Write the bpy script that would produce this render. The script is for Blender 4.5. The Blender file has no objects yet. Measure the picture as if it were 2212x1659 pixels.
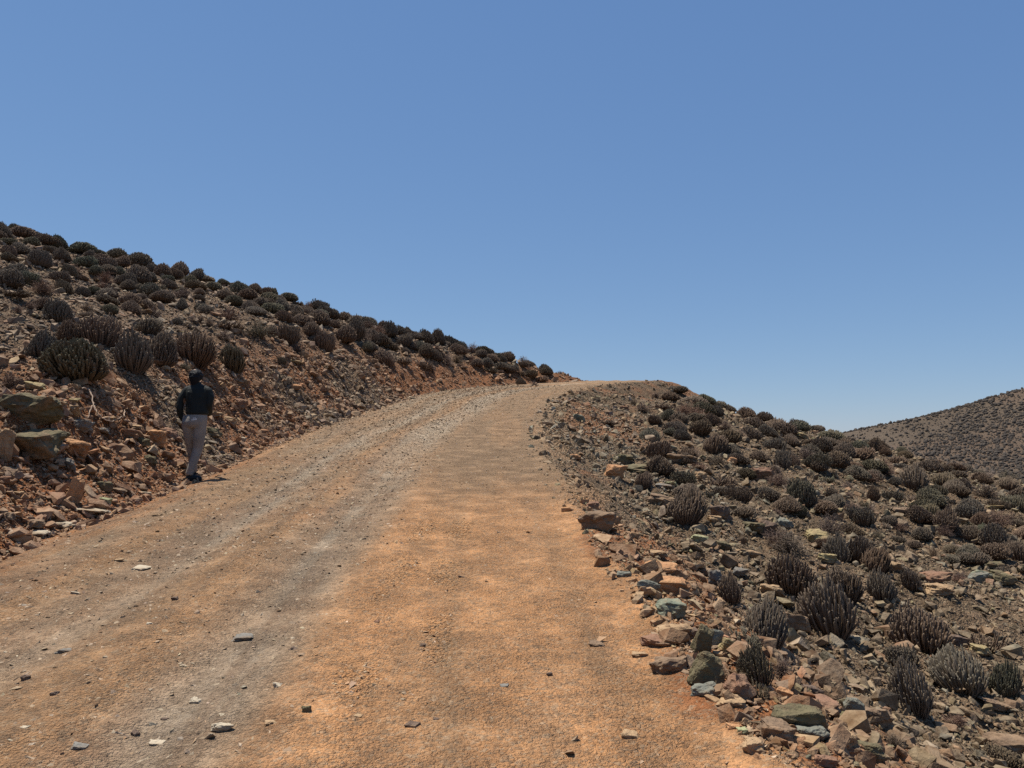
import bpy, bmesh, math, random
import numpy as np
from mathutils import Vector, Matrix, noise as mnoise
from bpy.types import Object

random.seed(7)
RNG = np.random.default_rng(11)
SC = bpy.context.scene
COL = SC.collection

# ------------------------------------------------------------------ camera, sky, sun, exposure
CAM_Z = 1.6
PITCH = math.radians(4.15)
FPX = 1662.0            # focal length in pixels of a 2212 px wide frame
cam_data = bpy.data.cameras.new("camera")
cam_data.sensor_width = 36.0
cam_data.sensor_fit = 'HORIZONTAL'
cam_data.lens = FPX / 2212.0 * 36.0
cam_data.clip_start = 0.05
cam_data.clip_end = 20000.0
cam = bpy.data.objects.new("camera", cam_data)
COL.objects.link(cam)
cam.location = (0, 0, CAM_Z)
cam.rotation_euler = (math.pi / 2 + PITCH, 0, 0)
SC.camera = cam

SUN_VEC = Vector((-0.50, 0.30, 1.70)).normalized()
SUN_EL = math.asin(SUN_VEC.z)
SUN_AZ = math.atan2(SUN_VEC.x, SUN_VEC.y)
world = bpy.data.worlds.new("World")
SC.world = world
world.use_nodes = True
wn = world.node_tree.nodes
wl = world.node_tree.links
wn.clear()
w_out = wn.new('ShaderNodeOutputWorld')
w_bg = wn.new('ShaderNodeBackground')
w_sky = wn.new('ShaderNodeTexSky')
w_sky.sky_type = 'NISHITA'
w_sky.sun_disc = False
w_sky.sun_elevation = SUN_EL
w_sky.sun_rotation = SUN_AZ
w_sky.altitude = 900
w_sky.air_density = 1.0
w_sky.dust_density = 0.0
w_sky.ozone_density = 3.0
w_bg.inputs['Strength'].default_value = 0.094
# a clear dry desert sky: softer towards the horizon and deeper blue overhead than the raw model
w_sep = wn.new('ShaderNodeSeparateColor'); w_com = wn.new('ShaderNodeCombineColor')
wl.new(w_sky.outputs[0], w_sep.inputs[0])
for ch, (pw, gn) in enumerate(((.66, .86), (.56, 1.25), (.41, 2.16))):
    a = wn.new('ShaderNodeMath'); a.operation = 'POWER'; a.inputs[1].default_value = pw
    b = wn.new('ShaderNodeMath'); b.operation = 'MULTIPLY'; b.inputs[1].default_value = gn
    wl.new(w_sep.outputs[ch], a.inputs[0]); wl.new(a.outputs[0], b.inputs[0]); wl.new(b.outputs[0], w_com.inputs[ch])
wl.new(w_com.outputs[0], w_bg.inputs['Color'])
wl.new(w_bg.outputs[0], w_out.inputs['Surface'])

sun_data = bpy.data.lights.new("sun", 'SUN')
sun_data.energy = 5.0
sun_data.angle = math.radians(0.53)
sun_data.color = (1.0, 0.94, 0.84)
sun = bpy.data.objects.new("sun", sun_data)
COL.objects.link(sun)
sun.location = (-30, 20, 60)
sun.rotation_euler = SUN_VEC.to_track_quat('Z', 'Y').to_euler()

SC.view_settings.view_transform = 'Standard'
SC.view_settings.look = 'None'
SC.view_settings.exposure = 0.5
SC.view_settings.gamma = 1.0
SC.view_settings.use_curve_mapping = False
SC.render.engine = 'CYCLES'
SC.cycles.max_bounces = 6
SC.cycles.diffuse_bounces = 3
SC.cycles.use_denoising = False


# ------------------------------------------------------------------ small numeric helpers
def smooth(a, b, x):
    t = np.clip((x - a) / (b - a), 0, 1)
    return t * t * (3 - 2 * t)


def lerp(a, b, t):
    return a + (b - a) * t


def _hash(ix, iy, seed):
    h = (ix.astype(np.int64) * 374761393 + iy.astype(np.int64) * 668265263 + seed * 1442695041) & 0x7fffffff
    h = ((h ^ (h >> 13)) * 1274126177) & 0x7fffffff
    h = ((h ^ (h >> 16)) * 668265263) & 0x7fffffff
    return (h & 0xffff) / 65535.0


def vnoise(x, y, seed=0):
    x = np.asarray(x, float); y = np.asarray(y, float)
    ix = np.floor(x); iy = np.floor(y)
    fx = x - ix; fy = y - iy
    fx = fx * fx * (3 - 2 * fx); fy = fy * fy * (3 - 2 * fy)
    a = _hash(ix, iy, seed); b = _hash(ix + 1, iy, seed)
    c = _hash(ix, iy + 1, seed); d = _hash(ix + 1, iy + 1, seed)
    return (a + (b - a) * fx) + ((c + (d - c) * fx) - (a + (b - a) * fx)) * fy


def fbm(x, y, seed=0, octv=4):
    s = 0.0; amp = 0.5; tot = 0.0
    for o in range(octv):
        s = s + amp * vnoise(x, y, seed + o * 17)
        tot += amp
        amp *= 0.5
        x = x * 2.03 + 13.1; y = y * 2.03 + 7.7
    return s / tot


def monoterp(xs, ys):
    """smooth (Catmull-Rom like, limited) interpolation of a table, linear outside"""
    xs = np.array(xs, float); ys = np.array(ys, float)
    d = np.diff(ys) / np.diff(xs)
    m = np.empty_like(ys)
    m[0] = d[0]; m[-1] = d[-1]
    m[1:-1] = (d[:-1] * np.diff(xs)[1:] + d[1:] * np.diff(xs)[:-1]) / (xs[2:] - xs[:-2])
    def f(x):
        x = np.asarray(x, float)
        i = np.clip(np.searchsorted(xs, x) - 1, 0, len(xs) - 2)
        h = xs[i + 1] - xs[i]
        t = (x - xs[i]) / h
        tc = np.clip(t, 0, 1)
        v = ((2 * tc**3 - 3 * tc**2 + 1) * ys[i] + (tc**3 - 2 * tc**2 + tc) * h * m[i]
             + (-2 * tc**3 + 3 * tc**2) * ys[i + 1] + (tc**3 - tc**2) * h * m[i + 1])
        v = v + np.where(t < 0, m[0] * (x - xs[0]), 0) + np.where(t > 1, m[-1] * (x - xs[-1]), 0)
        return v
    return f


# ------------------------------------------------------------------ the land
road_z = monoterp([-10, 0, 6, 12, 16, 20, 25, 30, 35, 40, 44, 48, 52, 56, 62, 75, 90],
                  [-0.8, 0, .48, .95, 1.33, 1.8, 2.37, 3.0, 3.68, 4.30, 4.80, 5.24, 5.58, 5.66, 5.2, 3.2, 0.5])
road_l = monoterp([-10, 0, 7.1, 12, 17, 22, 26, 30, 35, 40, 44, 48, 53, 62, 75, 90],
                  [-4.0, -4.3, -4.72, -5.1, -5.4, -5.35, -5.15, -4.8, -4.1, -2.3, .6, 3.9, 5.2, 4.0, 0, -6])
road_r = monoterp([-10, 0, 3.2, 7.1, 12, 18, 24.5, 33, 38, 43, 50, 56, 64, 75, 90],
                  [2.0, 1.5, 1.13, .88, .78, .82, 1.15, 2.3, 3.6, 5.7, 9.6, 10.8, 10.0, 6.5, .5])


def P(px, py, Y):
    """a point at distance Y seen at (px, py) of the 2212 px wide frame -> x, y, z"""
    b = (829.5 - py) / FPX
    yy = math.cos(PITCH) - b * math.sin(PITCH)
    zz = math.sin(PITCH) + b * math.cos(PITCH)
    return ((px - 1106) / FPX * Y / yy, Y, CAM_Z + zz * Y / yy)


ctrl = []
# left hillside
for a in [(0, 832, 11.0), (165, 815, 12.3), (0, 700, 14.5), (0, 600, 19.5), (0, 535, 25), (0, 506, 29),
          (400, 792, 15.5), (300, 700, 19.5), (300, 625, 26), (300, 578, 33), (600, 800, 22), (600, 720, 26), (600, 675, 32),
          (600, 645, 38), (900, 790, 38.3), (900, 758, 41), (900, 732, 43.5), (1100, 797, 44.5), (1100, 780, 46.0), (1180, 806, 48.5), (1215, 813, 50.0)]:
    ctrl.append(P(*a))
# behind the skyline of the left hillside
for a in [(0, 560, 40), (0, 720, 60), (300, 640, 45), (300, 760, 65), (600, 700, 50), (600, 800, 68), (900, 790, 54), (900, 860, 72),
          (1100, 850, 60), (1150, 900, 80), (-400, 420, 30), (-400, 560, 60), (-900, 300, 28)]:
    ctrl.append(P(*a))
ctrl += [(-10.5, 5, 3.2), (-9.5, 0, 2.2), (-15, 5, 5.6), (-16, -5, 5.2), (-20, 12, 7.7), (-30, 10, 11.0), (-35, -10, 10.5), (-8, -8, 0.8), (-7.5, 7, 1.9),
         (-45, 20, 13.5), (-6, 1, 0.9), (-6, -5, 0.3)]
# right-hand slope
for a in [(2212, 1659, 6.5), (1790, 1659, 4.3), (1790, 1330, 9.3), (2212, 1330, 12.2), (1560, 1400, 6.6), (1500, 1330, 8.0), (2212, 1180, 19), (1735, 1080, 18.5),
          (1500, 1080, 15.0), (1735, 975, 31), (1540, 975, 24), (1450, 915, 30), (1405, 870, 38), (1450, 865, 46),
          (1600, 903, 47), (1815, 945, 48), (2000, 1002, 46), (2212, 1052, 44), (2212, 1110, 28), (2000, 1110, 25), (2000, 1200, 16.8),
          (2000, 1400, 10.2), (1330, 960, 22.5), (1340, 1010, 17.5), (1360, 1120, 12.5), (1440, 1240, 9.3), (1900, 1560, 6.2)]:
    ctrl.append(P(*a))
for a in [(1450, 900, 60), (1600, 960, 62), (1815, 1010, 66), (2000, 1060, 62), (2212, 1110, 60), (2600, 1160, 44), (2600, 1240, 25),
          (1700, 1030, 90), (2400, 1200, 90), (3000, 1500, 18)]:
    ctrl.append(P(*a))
ctrl += [(3.2, 0.5, -0.75), (5, 0, -1.6), (3, -6, -1.4), (9, -3, -3.3), (14, 4, -4.2), (7, 5, -1.95), (4.2, 3, -1.15)]
ctrl = np.array(ctrl)


def rbf_fit(pts, smoothing=0.25):
    n = len(pts)
    d = np.hypot(pts[:, None, 0] - pts[None, :, 0], pts[:, None, 1] - pts[None, :, 1])
    K = np.sqrt(d * d + 1.0) * -1.0 + np.eye(n) * -smoothing * -0.4
    A = np.zeros((n + 3, n + 3))
    A[:n, :n] = K
    A[:n, n] = 1; A[:n, n + 1] = pts[:, 0]; A[:n, n + 2] = pts[:, 1]
    A[n:, :n] = A[:n, n:].T
    b = np.zeros(n + 3); b[:n] = pts[:, 2]
    return np.linalg.solve(A, b)


_W = rbf_fit(ctrl)


def G(x, y):
    x = np.asarray(x, float); y = np.asarray(y, float)
    sh = x.shape
    x = x.ravel(); y = y.ravel()
    out = np.empty_like(x)
    n = len(ctrl)
    for i in range(0, len(x), 60000):
        xs = x[i:i + 60000]; ys = y[i:i + 60000]
        d2 = (xs[:, None] - ctrl[None, :, 0]) ** 2 + (ys[:, None] - ctrl[None, :, 1]) ** 2
        out[i:i + 60000] = (-np.sqrt(d2 + 1.0)) @ _W[:n] + _W[n] + _W[n + 1] * xs + _W[n + 2] * ys
    # far away everything sinks to the plain
    r = np.hypot(x, y - 25)
    m = smooth(62, 150, r)
    out = out * (1 - m) + (-30.0) * m
    return out.reshape(sh)


def cut_profile(d, Y):
    """height of the cut bank above the road, d metres out from its toe"""
    k = 1 - smooth(26, 46, Y) * 0.25
    return k * np.interp(d, [0, .25, .9, 1.35, 2.0, 3.0, 6.0], [0.0, .10, .62, 1.22, 1.80, 2.6, 6.5]) + np.where(d > 6, (d - 6) * 1.4, 0)


def fill_profile(d):
    return np.interp(d, [0, .35, .9, 2.0, 6.0], [0.0, .07, .36, 1.05, 4.0]) + np.where(d > 6, (d - 6) * .8, 0)


def road_relief(u, x, y):
    """ruts and ridges across the road, u = 0 left edge .. 1 right edge"""
    g = np.exp
    z = -0.030 * g(-((u - .30) / .055) ** 2) - 0.030 * g(-((u - .525) / .06) ** 2)
    z += 0.022 * g(-((u - .41) / .05) ** 2) + 0.018 * g(-((u - .18) / .05) ** 2) + 0.02 * g(-((u - .64) / .04) ** 2)
    z += -0.05 * smooth(.10, 0, u) + 0.03 * smooth(.93, 1.0, u)
    z += 0.034 * (fbm(u * 42, y * .13, 151, 3) - .5) * smooth(.75, .6, u)
    z += 0.018 * (fbm(x * .5, y * .35, 5, 3) - .5) + 0.014 * (fbm(x * 4, y * 4, 9, 3) - .5)
    return z


def land(x, y):
    """final height of the land at x, y and how far outside the road it is (negative = on the road)"""
    x = np.asarray(x, float); y = np.asarray(y, float)
    L = road_l(y); R = road_r(y)
    wob = 0.28 * (fbm(y * .8, x * .1 + 3, 31, 3) - .5)
    dl = (L + wob - x); dr = (x - (R - wob))
    hd = 1.0 - 0.25 * smooth(36, 44, y)
    d = np.maximum(dl, dr) * hd
    zr = road_z(y)
    u = np.clip((x - L) / (R - L), 0, 1)
    zroad = zr + road_relief(u, x, y)
    g = G(x, y)
    rough = 0.30 * (fbm(x * .55, y * .55, 41, 4) - .5) + 0.20 * (fbm(x * 2.1, y * 2.1, 47, 3) - .5) + 0.07 * (fbm(x * 8, y * 8, 53, 2) - .5)
    dc = np.clip(d, 0, None)
    dn = dc + 0.55 * (fbm(x * .9, y * .9, 61, 3) - .5) * smooth(0, .8, dc)
    dn = np.clip(dn, 0, None)
    hi = zr + cut_profile(dn, y); lo = zr - fill_profile(dn)
    out = np.clip(g + rough * .8, lo, hi) + rough * .55 * smooth(0, .7, dc)
    # low berm of spoil along the right-hand edge
    berm = np.exp(-((dr - .25) / .3) ** 2) * 0.07 * (0.4 + vnoise(y * 1.3, x, 71)) * smooth(14, 4, y)
    k = smooth(-0.05, .22, d)
    z = zroad * (1 - k) + out * k + berm
    return z, d, u, dl, dr


def H(x, y):
    return land(x, y)[0]


def cast(pxs, pys):
    """first hit of the land along the sight lines through the given picture points"""
    pxs = np.asarray(pxs, float); pys = np.asarray(pys, float)
    Ys = 2.0 * (75 / 2.0) ** (np.linspace(0, 1, 520))
    b = (829.5 - pys) / FPX
    yy = math.cos(PITCH) - b * math.sin(PITCH); zz = math.sin(PITCH) + b * math.cos(PITCH)
    X = ((pxs - 1106) / FPX / yy)[:, None] * Ys[None, :]
    Yg = np.repeat(Ys[None, :], len(pxs), 0)
    Z = CAM_Z + (zz / yy)[:, None] * Ys[None, :]
    D = H(X, Yg) - Z
    hit = D > 0
    idx = np.where(hit.any(1), hit.argmax(1), -1)
    miss = idx < 0
    tang = (D / Yg)[:, 80:].argmax(1) + 80
    idx = np.where(miss, tang, idx)
    out = []
    for i, k in enumerate(idx):
        y0 = Ys[k]; 
        if not miss[i] and k > 0:
            d0 = D[i, k - 1]; d1 = D[i, k]
            y0 = Ys[k - 1] + (Ys[k] - Ys[k - 1]) * (-d0 / (d1 - d0))
        out.append((X[i, k] / Ys[k] * y0, y0, bool(miss[i])))
    return out


# ------------------------------------------------------------------ mesh + material helpers
def link_mesh(name, me, mat=None, parent=None, loc=None, **tags):
    o = bpy.data.objects.new(name, me)
    COL.objects.link(o)
    if mat is not None:
        if isinstance(mat, (list, tuple)):
            for m in mat: me.materials.append(m)
        else:
            me.materials.append(mat)
    if parent is not None: o.parent = parent
    if loc is not None: o.location = loc
    for k, v in tags.items(): o[k] = v
    return o


def np_mesh(name, verts, faces, smooth_shade=False, col=None, attrs=None):
    """verts (n,3), faces (m,k) with k = 3 or 4"""
    me = bpy.data.meshes.new(name)
    verts = np.asarray(verts, np.float32); faces = np.asarray(faces, np.int32)
    k = faces.shape[1]
    me.vertices.add(len(verts)); me.vertices.foreach_set("co", verts.ravel())
    me.loops.add(faces.size); me.loops.foreach_set("vertex_index", faces.ravel())
    me.polygons.add(len(faces))
    me.polygons.foreach_set("loop_start", np.arange(0, faces.size, k, dtype=np.int32))
    me.polygons.foreach_set("loop_total", np.full(len(faces), k, np.int32))
    me.polygons.foreach_set("use_smooth", np.full(len(faces), smooth_shade, bool))
    me.update(calc_edges=True)
    if col is not None:
        a = me.attributes.new("tint", 'FLOAT_COLOR', 'POINT')
        c = np.ones((len(verts), 4), np.float32); c[:, :3] = col
        a.data.foreach_set("color", c.ravel())
    for nm, v in (attrs or {}).items():
        a = me.attributes.new(nm, 'FLOAT', 'POINT')
        a.data.foreach_set("value", np.asarray(v, np.float32))
    return me


class NT:
    def __init__(self, name):
        self.m = bpy.data.materials.new(name)
        self.m.use_nodes = True
        self.n = self.m.node_tree.nodes; self.l = self.m.node_tree.links
        self.b = self.n['Principled BSDF']
        self.b.inputs['Roughness'].default_value = 0.9
        self.b.inputs['Specular IOR Level'].default_value = 0.15

    def node(self, t, **kw):
        nd = self.n.new(t)
        for k, v in kw.items(): setattr(nd, k, v)
        return nd

    def put(self, sock, v):
        if isinstance(v, bpy.types.NodeSocket): self.l.new(v, sock)
        elif isinstance(v, (tuple, list)) and len(v) == 3 and sock.type == 'RGBA': sock.default_value = (*v, 1)
        else: sock.default_value = v

    def math(self, op, a, b=0.0, clamp=False):
        nd = self.node('ShaderNodeMath', operation=op); nd.use_clamp = clamp
        self.put(nd.inputs[0], a); self.put(nd.inputs[1], b)
        return nd.outputs[0]

    def attr(self, name, out='Color'):
        return self.node('ShaderNodeAttribute', attribute_name=name).outputs[out]

    def pos(self):
        return self.node('ShaderNodeNewGeometry').outputs['Position']

    def obj(self):
        return self.node('ShaderNodeTexCoord').outputs['Object']

    def noise(self, vec, scale, detail=4, rough=.55, out='Fac'):
        nd = self.node('ShaderNodeTexNoise')
        self.put(nd.inputs['Vector'], vec); nd.inputs['Scale'].default_value = scale
        nd.inputs['Detail'].default_value = detail; nd.inputs['Roughness'].default_value = rough
        return nd.outputs[out]

    def voro(self, vec, scale, out='Distance', feature='F1'):
        nd = self.node('ShaderNodeTexVoronoi'); nd.feature = feature
        self.put(nd.inputs['Vector'], vec); nd.inputs['Scale'].default_value = scale
        return nd.outputs[out]

    def mix(self, fac, a, b, mode='MIX'):
        nd = self.node('ShaderNodeMix', data_type='RGBA', blend_type=mode)
        self.put(nd.inputs[0], fac); self.put(nd.inputs[6], a); self.put(nd.inputs[7], b)
        return nd.outputs[2]

    def ramp(self, fac, a, b):
        nd = self.node('ShaderNodeMapRange'); nd.clamp = True
        self.put(nd.inputs[0], fac); nd.inputs[1].default_value = a; nd.inputs[2].default_value = b
        return nd.outputs[0]

    def bump(self, h, strength, dist):
        nd = self.node('ShaderNodeBump')
        nd.inputs['Strength'].default_value = strength; nd.inputs['Distance'].default_value = dist
        self.put(nd.inputs['Height'], h)
        self.l.new(nd.outputs[0], self.b.inputs['Normal'])

    def base(self, c): self.put(self.b.inputs['Base Color'], c)


def ground_material(name, road=False):
    t = NT(name)
    p = t.pos()
    tint = t.attr('tint')
    # small scale variation of the soil and the fine chips in it
    n1 = t.noise(p, 3.0, 5, .62)
    n2 = t.noise(p, 26.0, 4, .65)
    vc = t.voro(p, 55.0 if road else 34.0, 'Color')
    sep = t.node('ShaderNodeSeparateColor'); t.put(sep.inputs[0], vc)
    c = t.mix(t.math('MULTIPLY', t.ramp(n1, .35, .7), .38), tint, t.mix(1.0, tint, (.78, .68, .60), 'MULTIPLY'))
    chip = t.math('MULTIPLY', t.ramp(sep.outputs[0], .55, .8), .55)
    chipcol = t.mix(sep.outputs[1], (.12, .08, .05), (.46, .34, .22))
    c = t.mix(chip, c, chipcol)
    c = t.mix(t.math('MULTIPLY', t.ramp(n2, .62, .40), .35), c, t.mix(1.0, c, (.5, .46, .43), 'MULTIPLY'))
    t.base(c)
    vd = t.voro(p, 55.0 if road else 34.0)
    vd2 = t.voro(p, 160.0 if road else 12.0)
    n3 = t.noise(p, 120.0 if road else 60.0, 3, .6)
    vc2 = t.voro(p, 21.0, 'Color'); sp2 = t.node('ShaderNodeSeparateColor'); t.put(sp2.inputs[0], vc2)
    cur = t.b.inputs['Base Color'].links[0].from_socket
    t.base(t.mix(t.math('MULTIPLY', t.ramp(sp2.outputs[0], .70, .9), t.math('MULTIPLY', t.ramp(vd2, .9, .2), .55)), cur, (.10, .07, .045)))
    h = t.math('ADD', t.math('MULTIPLY', vd, -1.0), t.math('MULTIPLY', n3, .8))
    h = t.math('ADD', h, t.math('MULTIPLY', vd2, -.45 if road else -1.4))
    h = t.math('ADD', h, t.math('MULTIPLY', n2, 1.2))
    t.bump(t.math('MULTIPLY', h, t.math('ADD', t.ramp(t.noise(p, 2.6, 3, .6), .3, .7), .45)), 1.0, .026 if road else .06)
    t.b.inputs['Roughness'].default_value = .95
    return t.m


def stone_material(name, scale=1.0):
    t = NT(name)
    p = t.obj()
    tint = t.attr('tint')
    n1 = t.noise(p, 9 * scale, 5, .6); n2 = t.noise(p, 40 * scale, 4, .6)
    c = t.mix(t.ramp(n1, .38, .62), t.mix(1.0, tint, (.68, .66, .64), 'MULTIPLY'), t.mix(.22, tint, (.42, .36, .25)))
    c = t.mix(t.math('MULTIPLY', t.ramp(n2, .55, .7), .35), c, (.09, .07, .05))
    c = t.mix(t.math('MULTIPLY', t.ramp(t.noise(p, 3.3, 4, .7), .45, .65), .35), c, (.27, .185, .11))
    t.base(c)
    t.bump(t.math('ADD', n1, t.math('MULTIPLY', n2, .5)), 1.0, .018)
    t.b.inputs['Roughness'].default_value = .88
    return t.m


def rock_material(name, base, second, patch=.5):
    """a single big rock: its own colour, weathered patches, lichen, thin beds"""
    t = NT(name)
    p = t.obj()
    mp = t.node('ShaderNodeMapping'); t.put(mp.inputs[0], p); mp.inputs['Scale'].default_value = (1, 1, 5)
    nb = t.noise(mp.outputs[0], 6, 5, .65)
    n1 = t.noise(p, 5, 5, .6); n2 = t.noise(p, 30, 4, .65)
    c = t.mix(t.ramp(n1, .42, .62), base, second)
    c = t.mix(t.math('MULTIPLY', t.ramp(nb, .5, .62), .45), c, t.mix(1.0, c, (.55, .5, .46), 'MULTIPLY'))
    c = t.mix(t.math('MULTIPLY', t.ramp(n2, .56, .7), .4), c, (.10, .075, .05))
    c = t.mix(t.math('MULTIPLY', t.ramp(t.noise(p, 2.2, 5, .75), .47, .60), .55), c, (.25, .165, .095))
    t.base(c)
    t.bump(t.math('ADD', t.math('MULTIPLY', nb, .9), t.math('ADD', n2, n1)), .9, .02)
    return t.m


M_SLOPE = ground_material('slope_soil')
M_ROAD = ground_material('road_gravel', True)
M_STONE = stone_material('loose_stone')

# ------------------------------------------------------------------ colours of the soil and the stones
SAND = np.array((.43, .245, .125)); RED = np.array((.33, .13, .05)); GREY = np.array((.265, .215, .165)); PALE = np.array((.37, .30, .225))
TAN = np.array((.30, .20, .122)); BROWN = np.array((.17, .11, .07)); OLIVE = np.array((.15, .105, .065)); SLATE = np.array((.15, .15, .13))


def cmix(a, b, t):
    t = np.asarray(t)[..., None]
    return a * (1 - t) + b * t


def soil_colour(x, y):
    z, d, u, dl, dr = land(x, y)
    n1 = fbm(x * .35, y * .35, 101, 4); n2 = fbm(x * 1.3, y * 1.3, 103, 4); n3 = fbm(x * 5, y * 5, 107, 3)
    # left: brown shingle with patches of red earth, redder near the toe of the bank
    lc = cmix(np.broadcast_to(BROWN * .95, x.shape + (3,)), TAN, smooth(.4, .62, n2) * .6)
    red = smooth(.36, .52, fbm(x * .5, y * .35, 109, 3)) * smooth(4.0, 1.0, dl) * .95
    red = np.maximum(red, smooth(3.0, .0, np.hypot(x + 5.7, y - 8.2)) * .8)
    red = np.maximum(red, smooth(30, 40, y) * smooth(2.2, .8, dl) * .8)
    lc = cmix(lc, RED, red)
    # right
    rc = cmix(np.broadcast_to(OLIVE, x.shape + (3,)), TAN * .85, smooth(.42, .64, n2) * .6)
    rc = cmix(rc, RED * 1.15, smooth(.42, .55, n1) * smooth(2.4, .4, dr) * .85 * smooth(18, 10, y))
    rc = cmix(rc, RED * .8 + BROWN * .3, smooth(.40, .55, n1) * smooth(16, 24, y) * smooth(5, 1.5, dr) * .75)
    out = np.where((x < (road_l(y) + road_r(y)) / 2)[..., None], lc, rc)
    # road
    wv = (fbm(y * .22, x * .6, 113, 3) - .5) * .09
    ur = u + wv
    near = smooth(14, 7.5, y)
    g = np.exp
    streak = fbm(u * 42, y * .13, 151, 3) - .5; streak2 = fbm(u * 14 + 5, y * .2, 153, 3) - .5
    ur = ur + .02 * streak2
    gravel = g(-((ur - .30) / .046) ** 2) + g(-((ur - .53) / .062) ** 2)
    dark = g(-((ur - .40) / .035) ** 2) * .7 + g(-((ur - .22) / .03) ** 2) * .7 + g(-((ur - .12) / .05) ** 2) * .4
    base = cmix(np.broadcast_to(TAN * 1.0, x.shape + (3,)), SAND, np.clip(smooth(.56, .66, ur) * near + .42 * smooth(20, 8, y) + smooth(.05, .0, ur), 0, 1))
    base = cmix(base, PALE * .95, smooth(-.02, .14, fbm(u * 26 + 9, y * .16, 157, 3) - .5) * smooth(.66, .52, ur) * .40 + .35 * smooth(12, 24, y) * smooth(.8, .6, ur))
    base = cmix(base, TAN * .78, (g(-((ur - .745) / .016) ** 2) + g(-((ur - .90) / .02) ** 2) + .8 * smooth(.54, .66, fbm(x * 2.2, y * .9, 161, 4))) * .42 * smooth(.6, .68, ur))
    base = cmix(base, SAND * 1.02, g(-((ur - .425) / .036) ** 2) * .95 + g(-((ur - .185) / .02) ** 2) * .4)
    base = cmix(base, RED, (smooth(.5, .62, n1) * smooth(.58, .45, ur) * .38 + smooth(.12, .03, ur) * .5) * smooth(22, 10, y))
    base = cmix(base, TAN * .86, smooth(.58, .70, ur) * smooth(8, 13, y) * .85)
    base = cmix(base, TAN * .72, np.clip(dark, 0, 1) * (.5 + .5 * smooth(.4, .6, n2)))
    base = cmix(base, (PALE * .5 + GREY * .55) * (1 + .26 * smooth(10, 22, y))[..., None], np.clip(gravel, 0, 1) * (.72 + .28 * smooth(.36, .55, n2)))
    base = cmix(base, BROWN * 1.3, smooth(.02, .14, streak) * .55 * smooth(.68, .52, ur))
    base = cmix(base, SAND * .95, smooth(.02, .18, streak2) * .28)
    base = cmix(base, BROWN * 1.2, smooth(.55, .66, n3) * .25)
    base = np.clip(base * cmix(np.array((1.16, 1.14, 1.08)), np.array((1.34, 1.24, 1.11)), smooth(.52, .64, u) * smooth(15, 8, y)), 0, .72)
    k = smooth(0.12, -.12, d - np.where(dr > dl, .55 * smooth(7, 10, y) * smooth(34, 26, y), 0) + (.25 + .5 * (dr > dl)) * (n2 - .5))
    out = cmix(out, base, k)
    out = out * (0.9 + .22 * (n3[..., None] - .5) + .1)
    return out, z, d, u, dl, dr


# ------------------------------------------------------------------ the hillside sheet and the road
def axis(lo, hi, fine, grow, c=0.0):
    out = [c]
    v = c
    while v < hi:
        v += max(fine, grow * abs(v - c)); out.append(v)
    v = c; left = []
    while v > lo:
        v -= max(fine, grow * abs(v - c)); left.append(v)
    return np.array(left[::-1] + out)


def grid_faces(nx, ny):
    i = np.arange(nx - 1)[None, :] + np.arange(ny - 1)[:, None] * nx
    i = i.ravel()
    return np.stack([i, i + 1, i + 1 + nx, i + nx], 1)


ax = axis(-175, 175, .055, .0085, -1.5)
ay = axis(-140, 180, .05, .0075, 3.0)
gx, gy = np.meshgrid(ax, ay)
colr, z, d, u, dl, dr = soil_colour(gx, gy)
z = z - 0.14 * smooth(-.05, -.45, d)
hill = link_mesh('hillside', np_mesh('hillside', np.stack([gx.ravel(), gy.ravel(), z.ravel()], 1), grid_faces(len(ax), len(ay)), True,
                                     colr.reshape(-1, 3)), M_SLOPE, kind='structure')

ry = np.concatenate([np.arange(-8, 2.5, .12), np.arange(2.5, 9, .022), np.arange(9, 20, .05), np.arange(20, 64, .14)])
ru = np.linspace(-.05, 1.05, 200)
gu, gyy = np.meshgrid(ru, ry)
gxx = road_l(gyy) + gu * (road_r(gyy) - road_l(gyy))
colr, z, d, u, dl, dr = soil_colour(gxx, gyy)
nn = fbm(gxx * 3, gyy * 3, 131, 3)
# faint tread bars pressed into the sand by a passing tyre
wob = .06 * np.sin(gyy * .7)
for c0, w0 in ((-.86, .13), (-.50, .12)):
    lane = np.exp(-(((gxx - c0 - .055 * (7 - gyy) * .3 - wob) / w0) ** 4))
    z = z + lane * smooth(3.6, 4.2, gyy) * smooth(10.5, 8, gyy) * (-.010 + .013 * np.sin(gyy * 2 * math.pi / .085)) * smooth(.35, .5, fbm(gxx * 1.5, gyy * 1.1, 133, 2))
z = z + .012 - .20 * smooth(-.02, .26, d + .28 * (nn - .5))
z = z + .010 * (fbm(gxx * 22, gyy * 22, 137, 2) - .5)
link_mesh('road', np_mesh('road', np.stack([gxx.ravel(), gyy.ravel(), z.ravel()], 1), grid_faces(len(ru), len(ry)), True,
                          colr.reshape(-1, 3)), M_ROAD, kind='structure')

# wide plain that carries the land to the horizon
pm = NT('plain_soil')
pm.base(pm.mix(pm.ramp(pm.noise(pm.pos(), .02, 6, .6), .35, .65), (.17, .13, .10), (.10, .085, .07)))
s = 9000
px_, py_ = np.meshgrid(np.linspace(-s, s, 61), np.linspace(-s, s, 61))
pz_ = -26 + 4 * (fbm(px_ * .002, py_ * .002, 3, 3) - .5)
pz_ = np.where(np.hypot(px_, py_) < 500, -27.5, pz_)
link_mesh('ground', np_mesh('ground', np.stack([px_.ravel(), py_.ravel(), pz_.ravel()], 1), grid_faces(61, 61), True), pm.m, kind='structure')

# the long bare hill across the valley on the right
_t = monoterp([-250, 0, 55, 98, 110, 124, 139, 153, 200, 260, 400], [-20, -12, -3.5, 2.6, 5.0, 7.9, 11.6, 15.8, 27, 34, 30])


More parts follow.
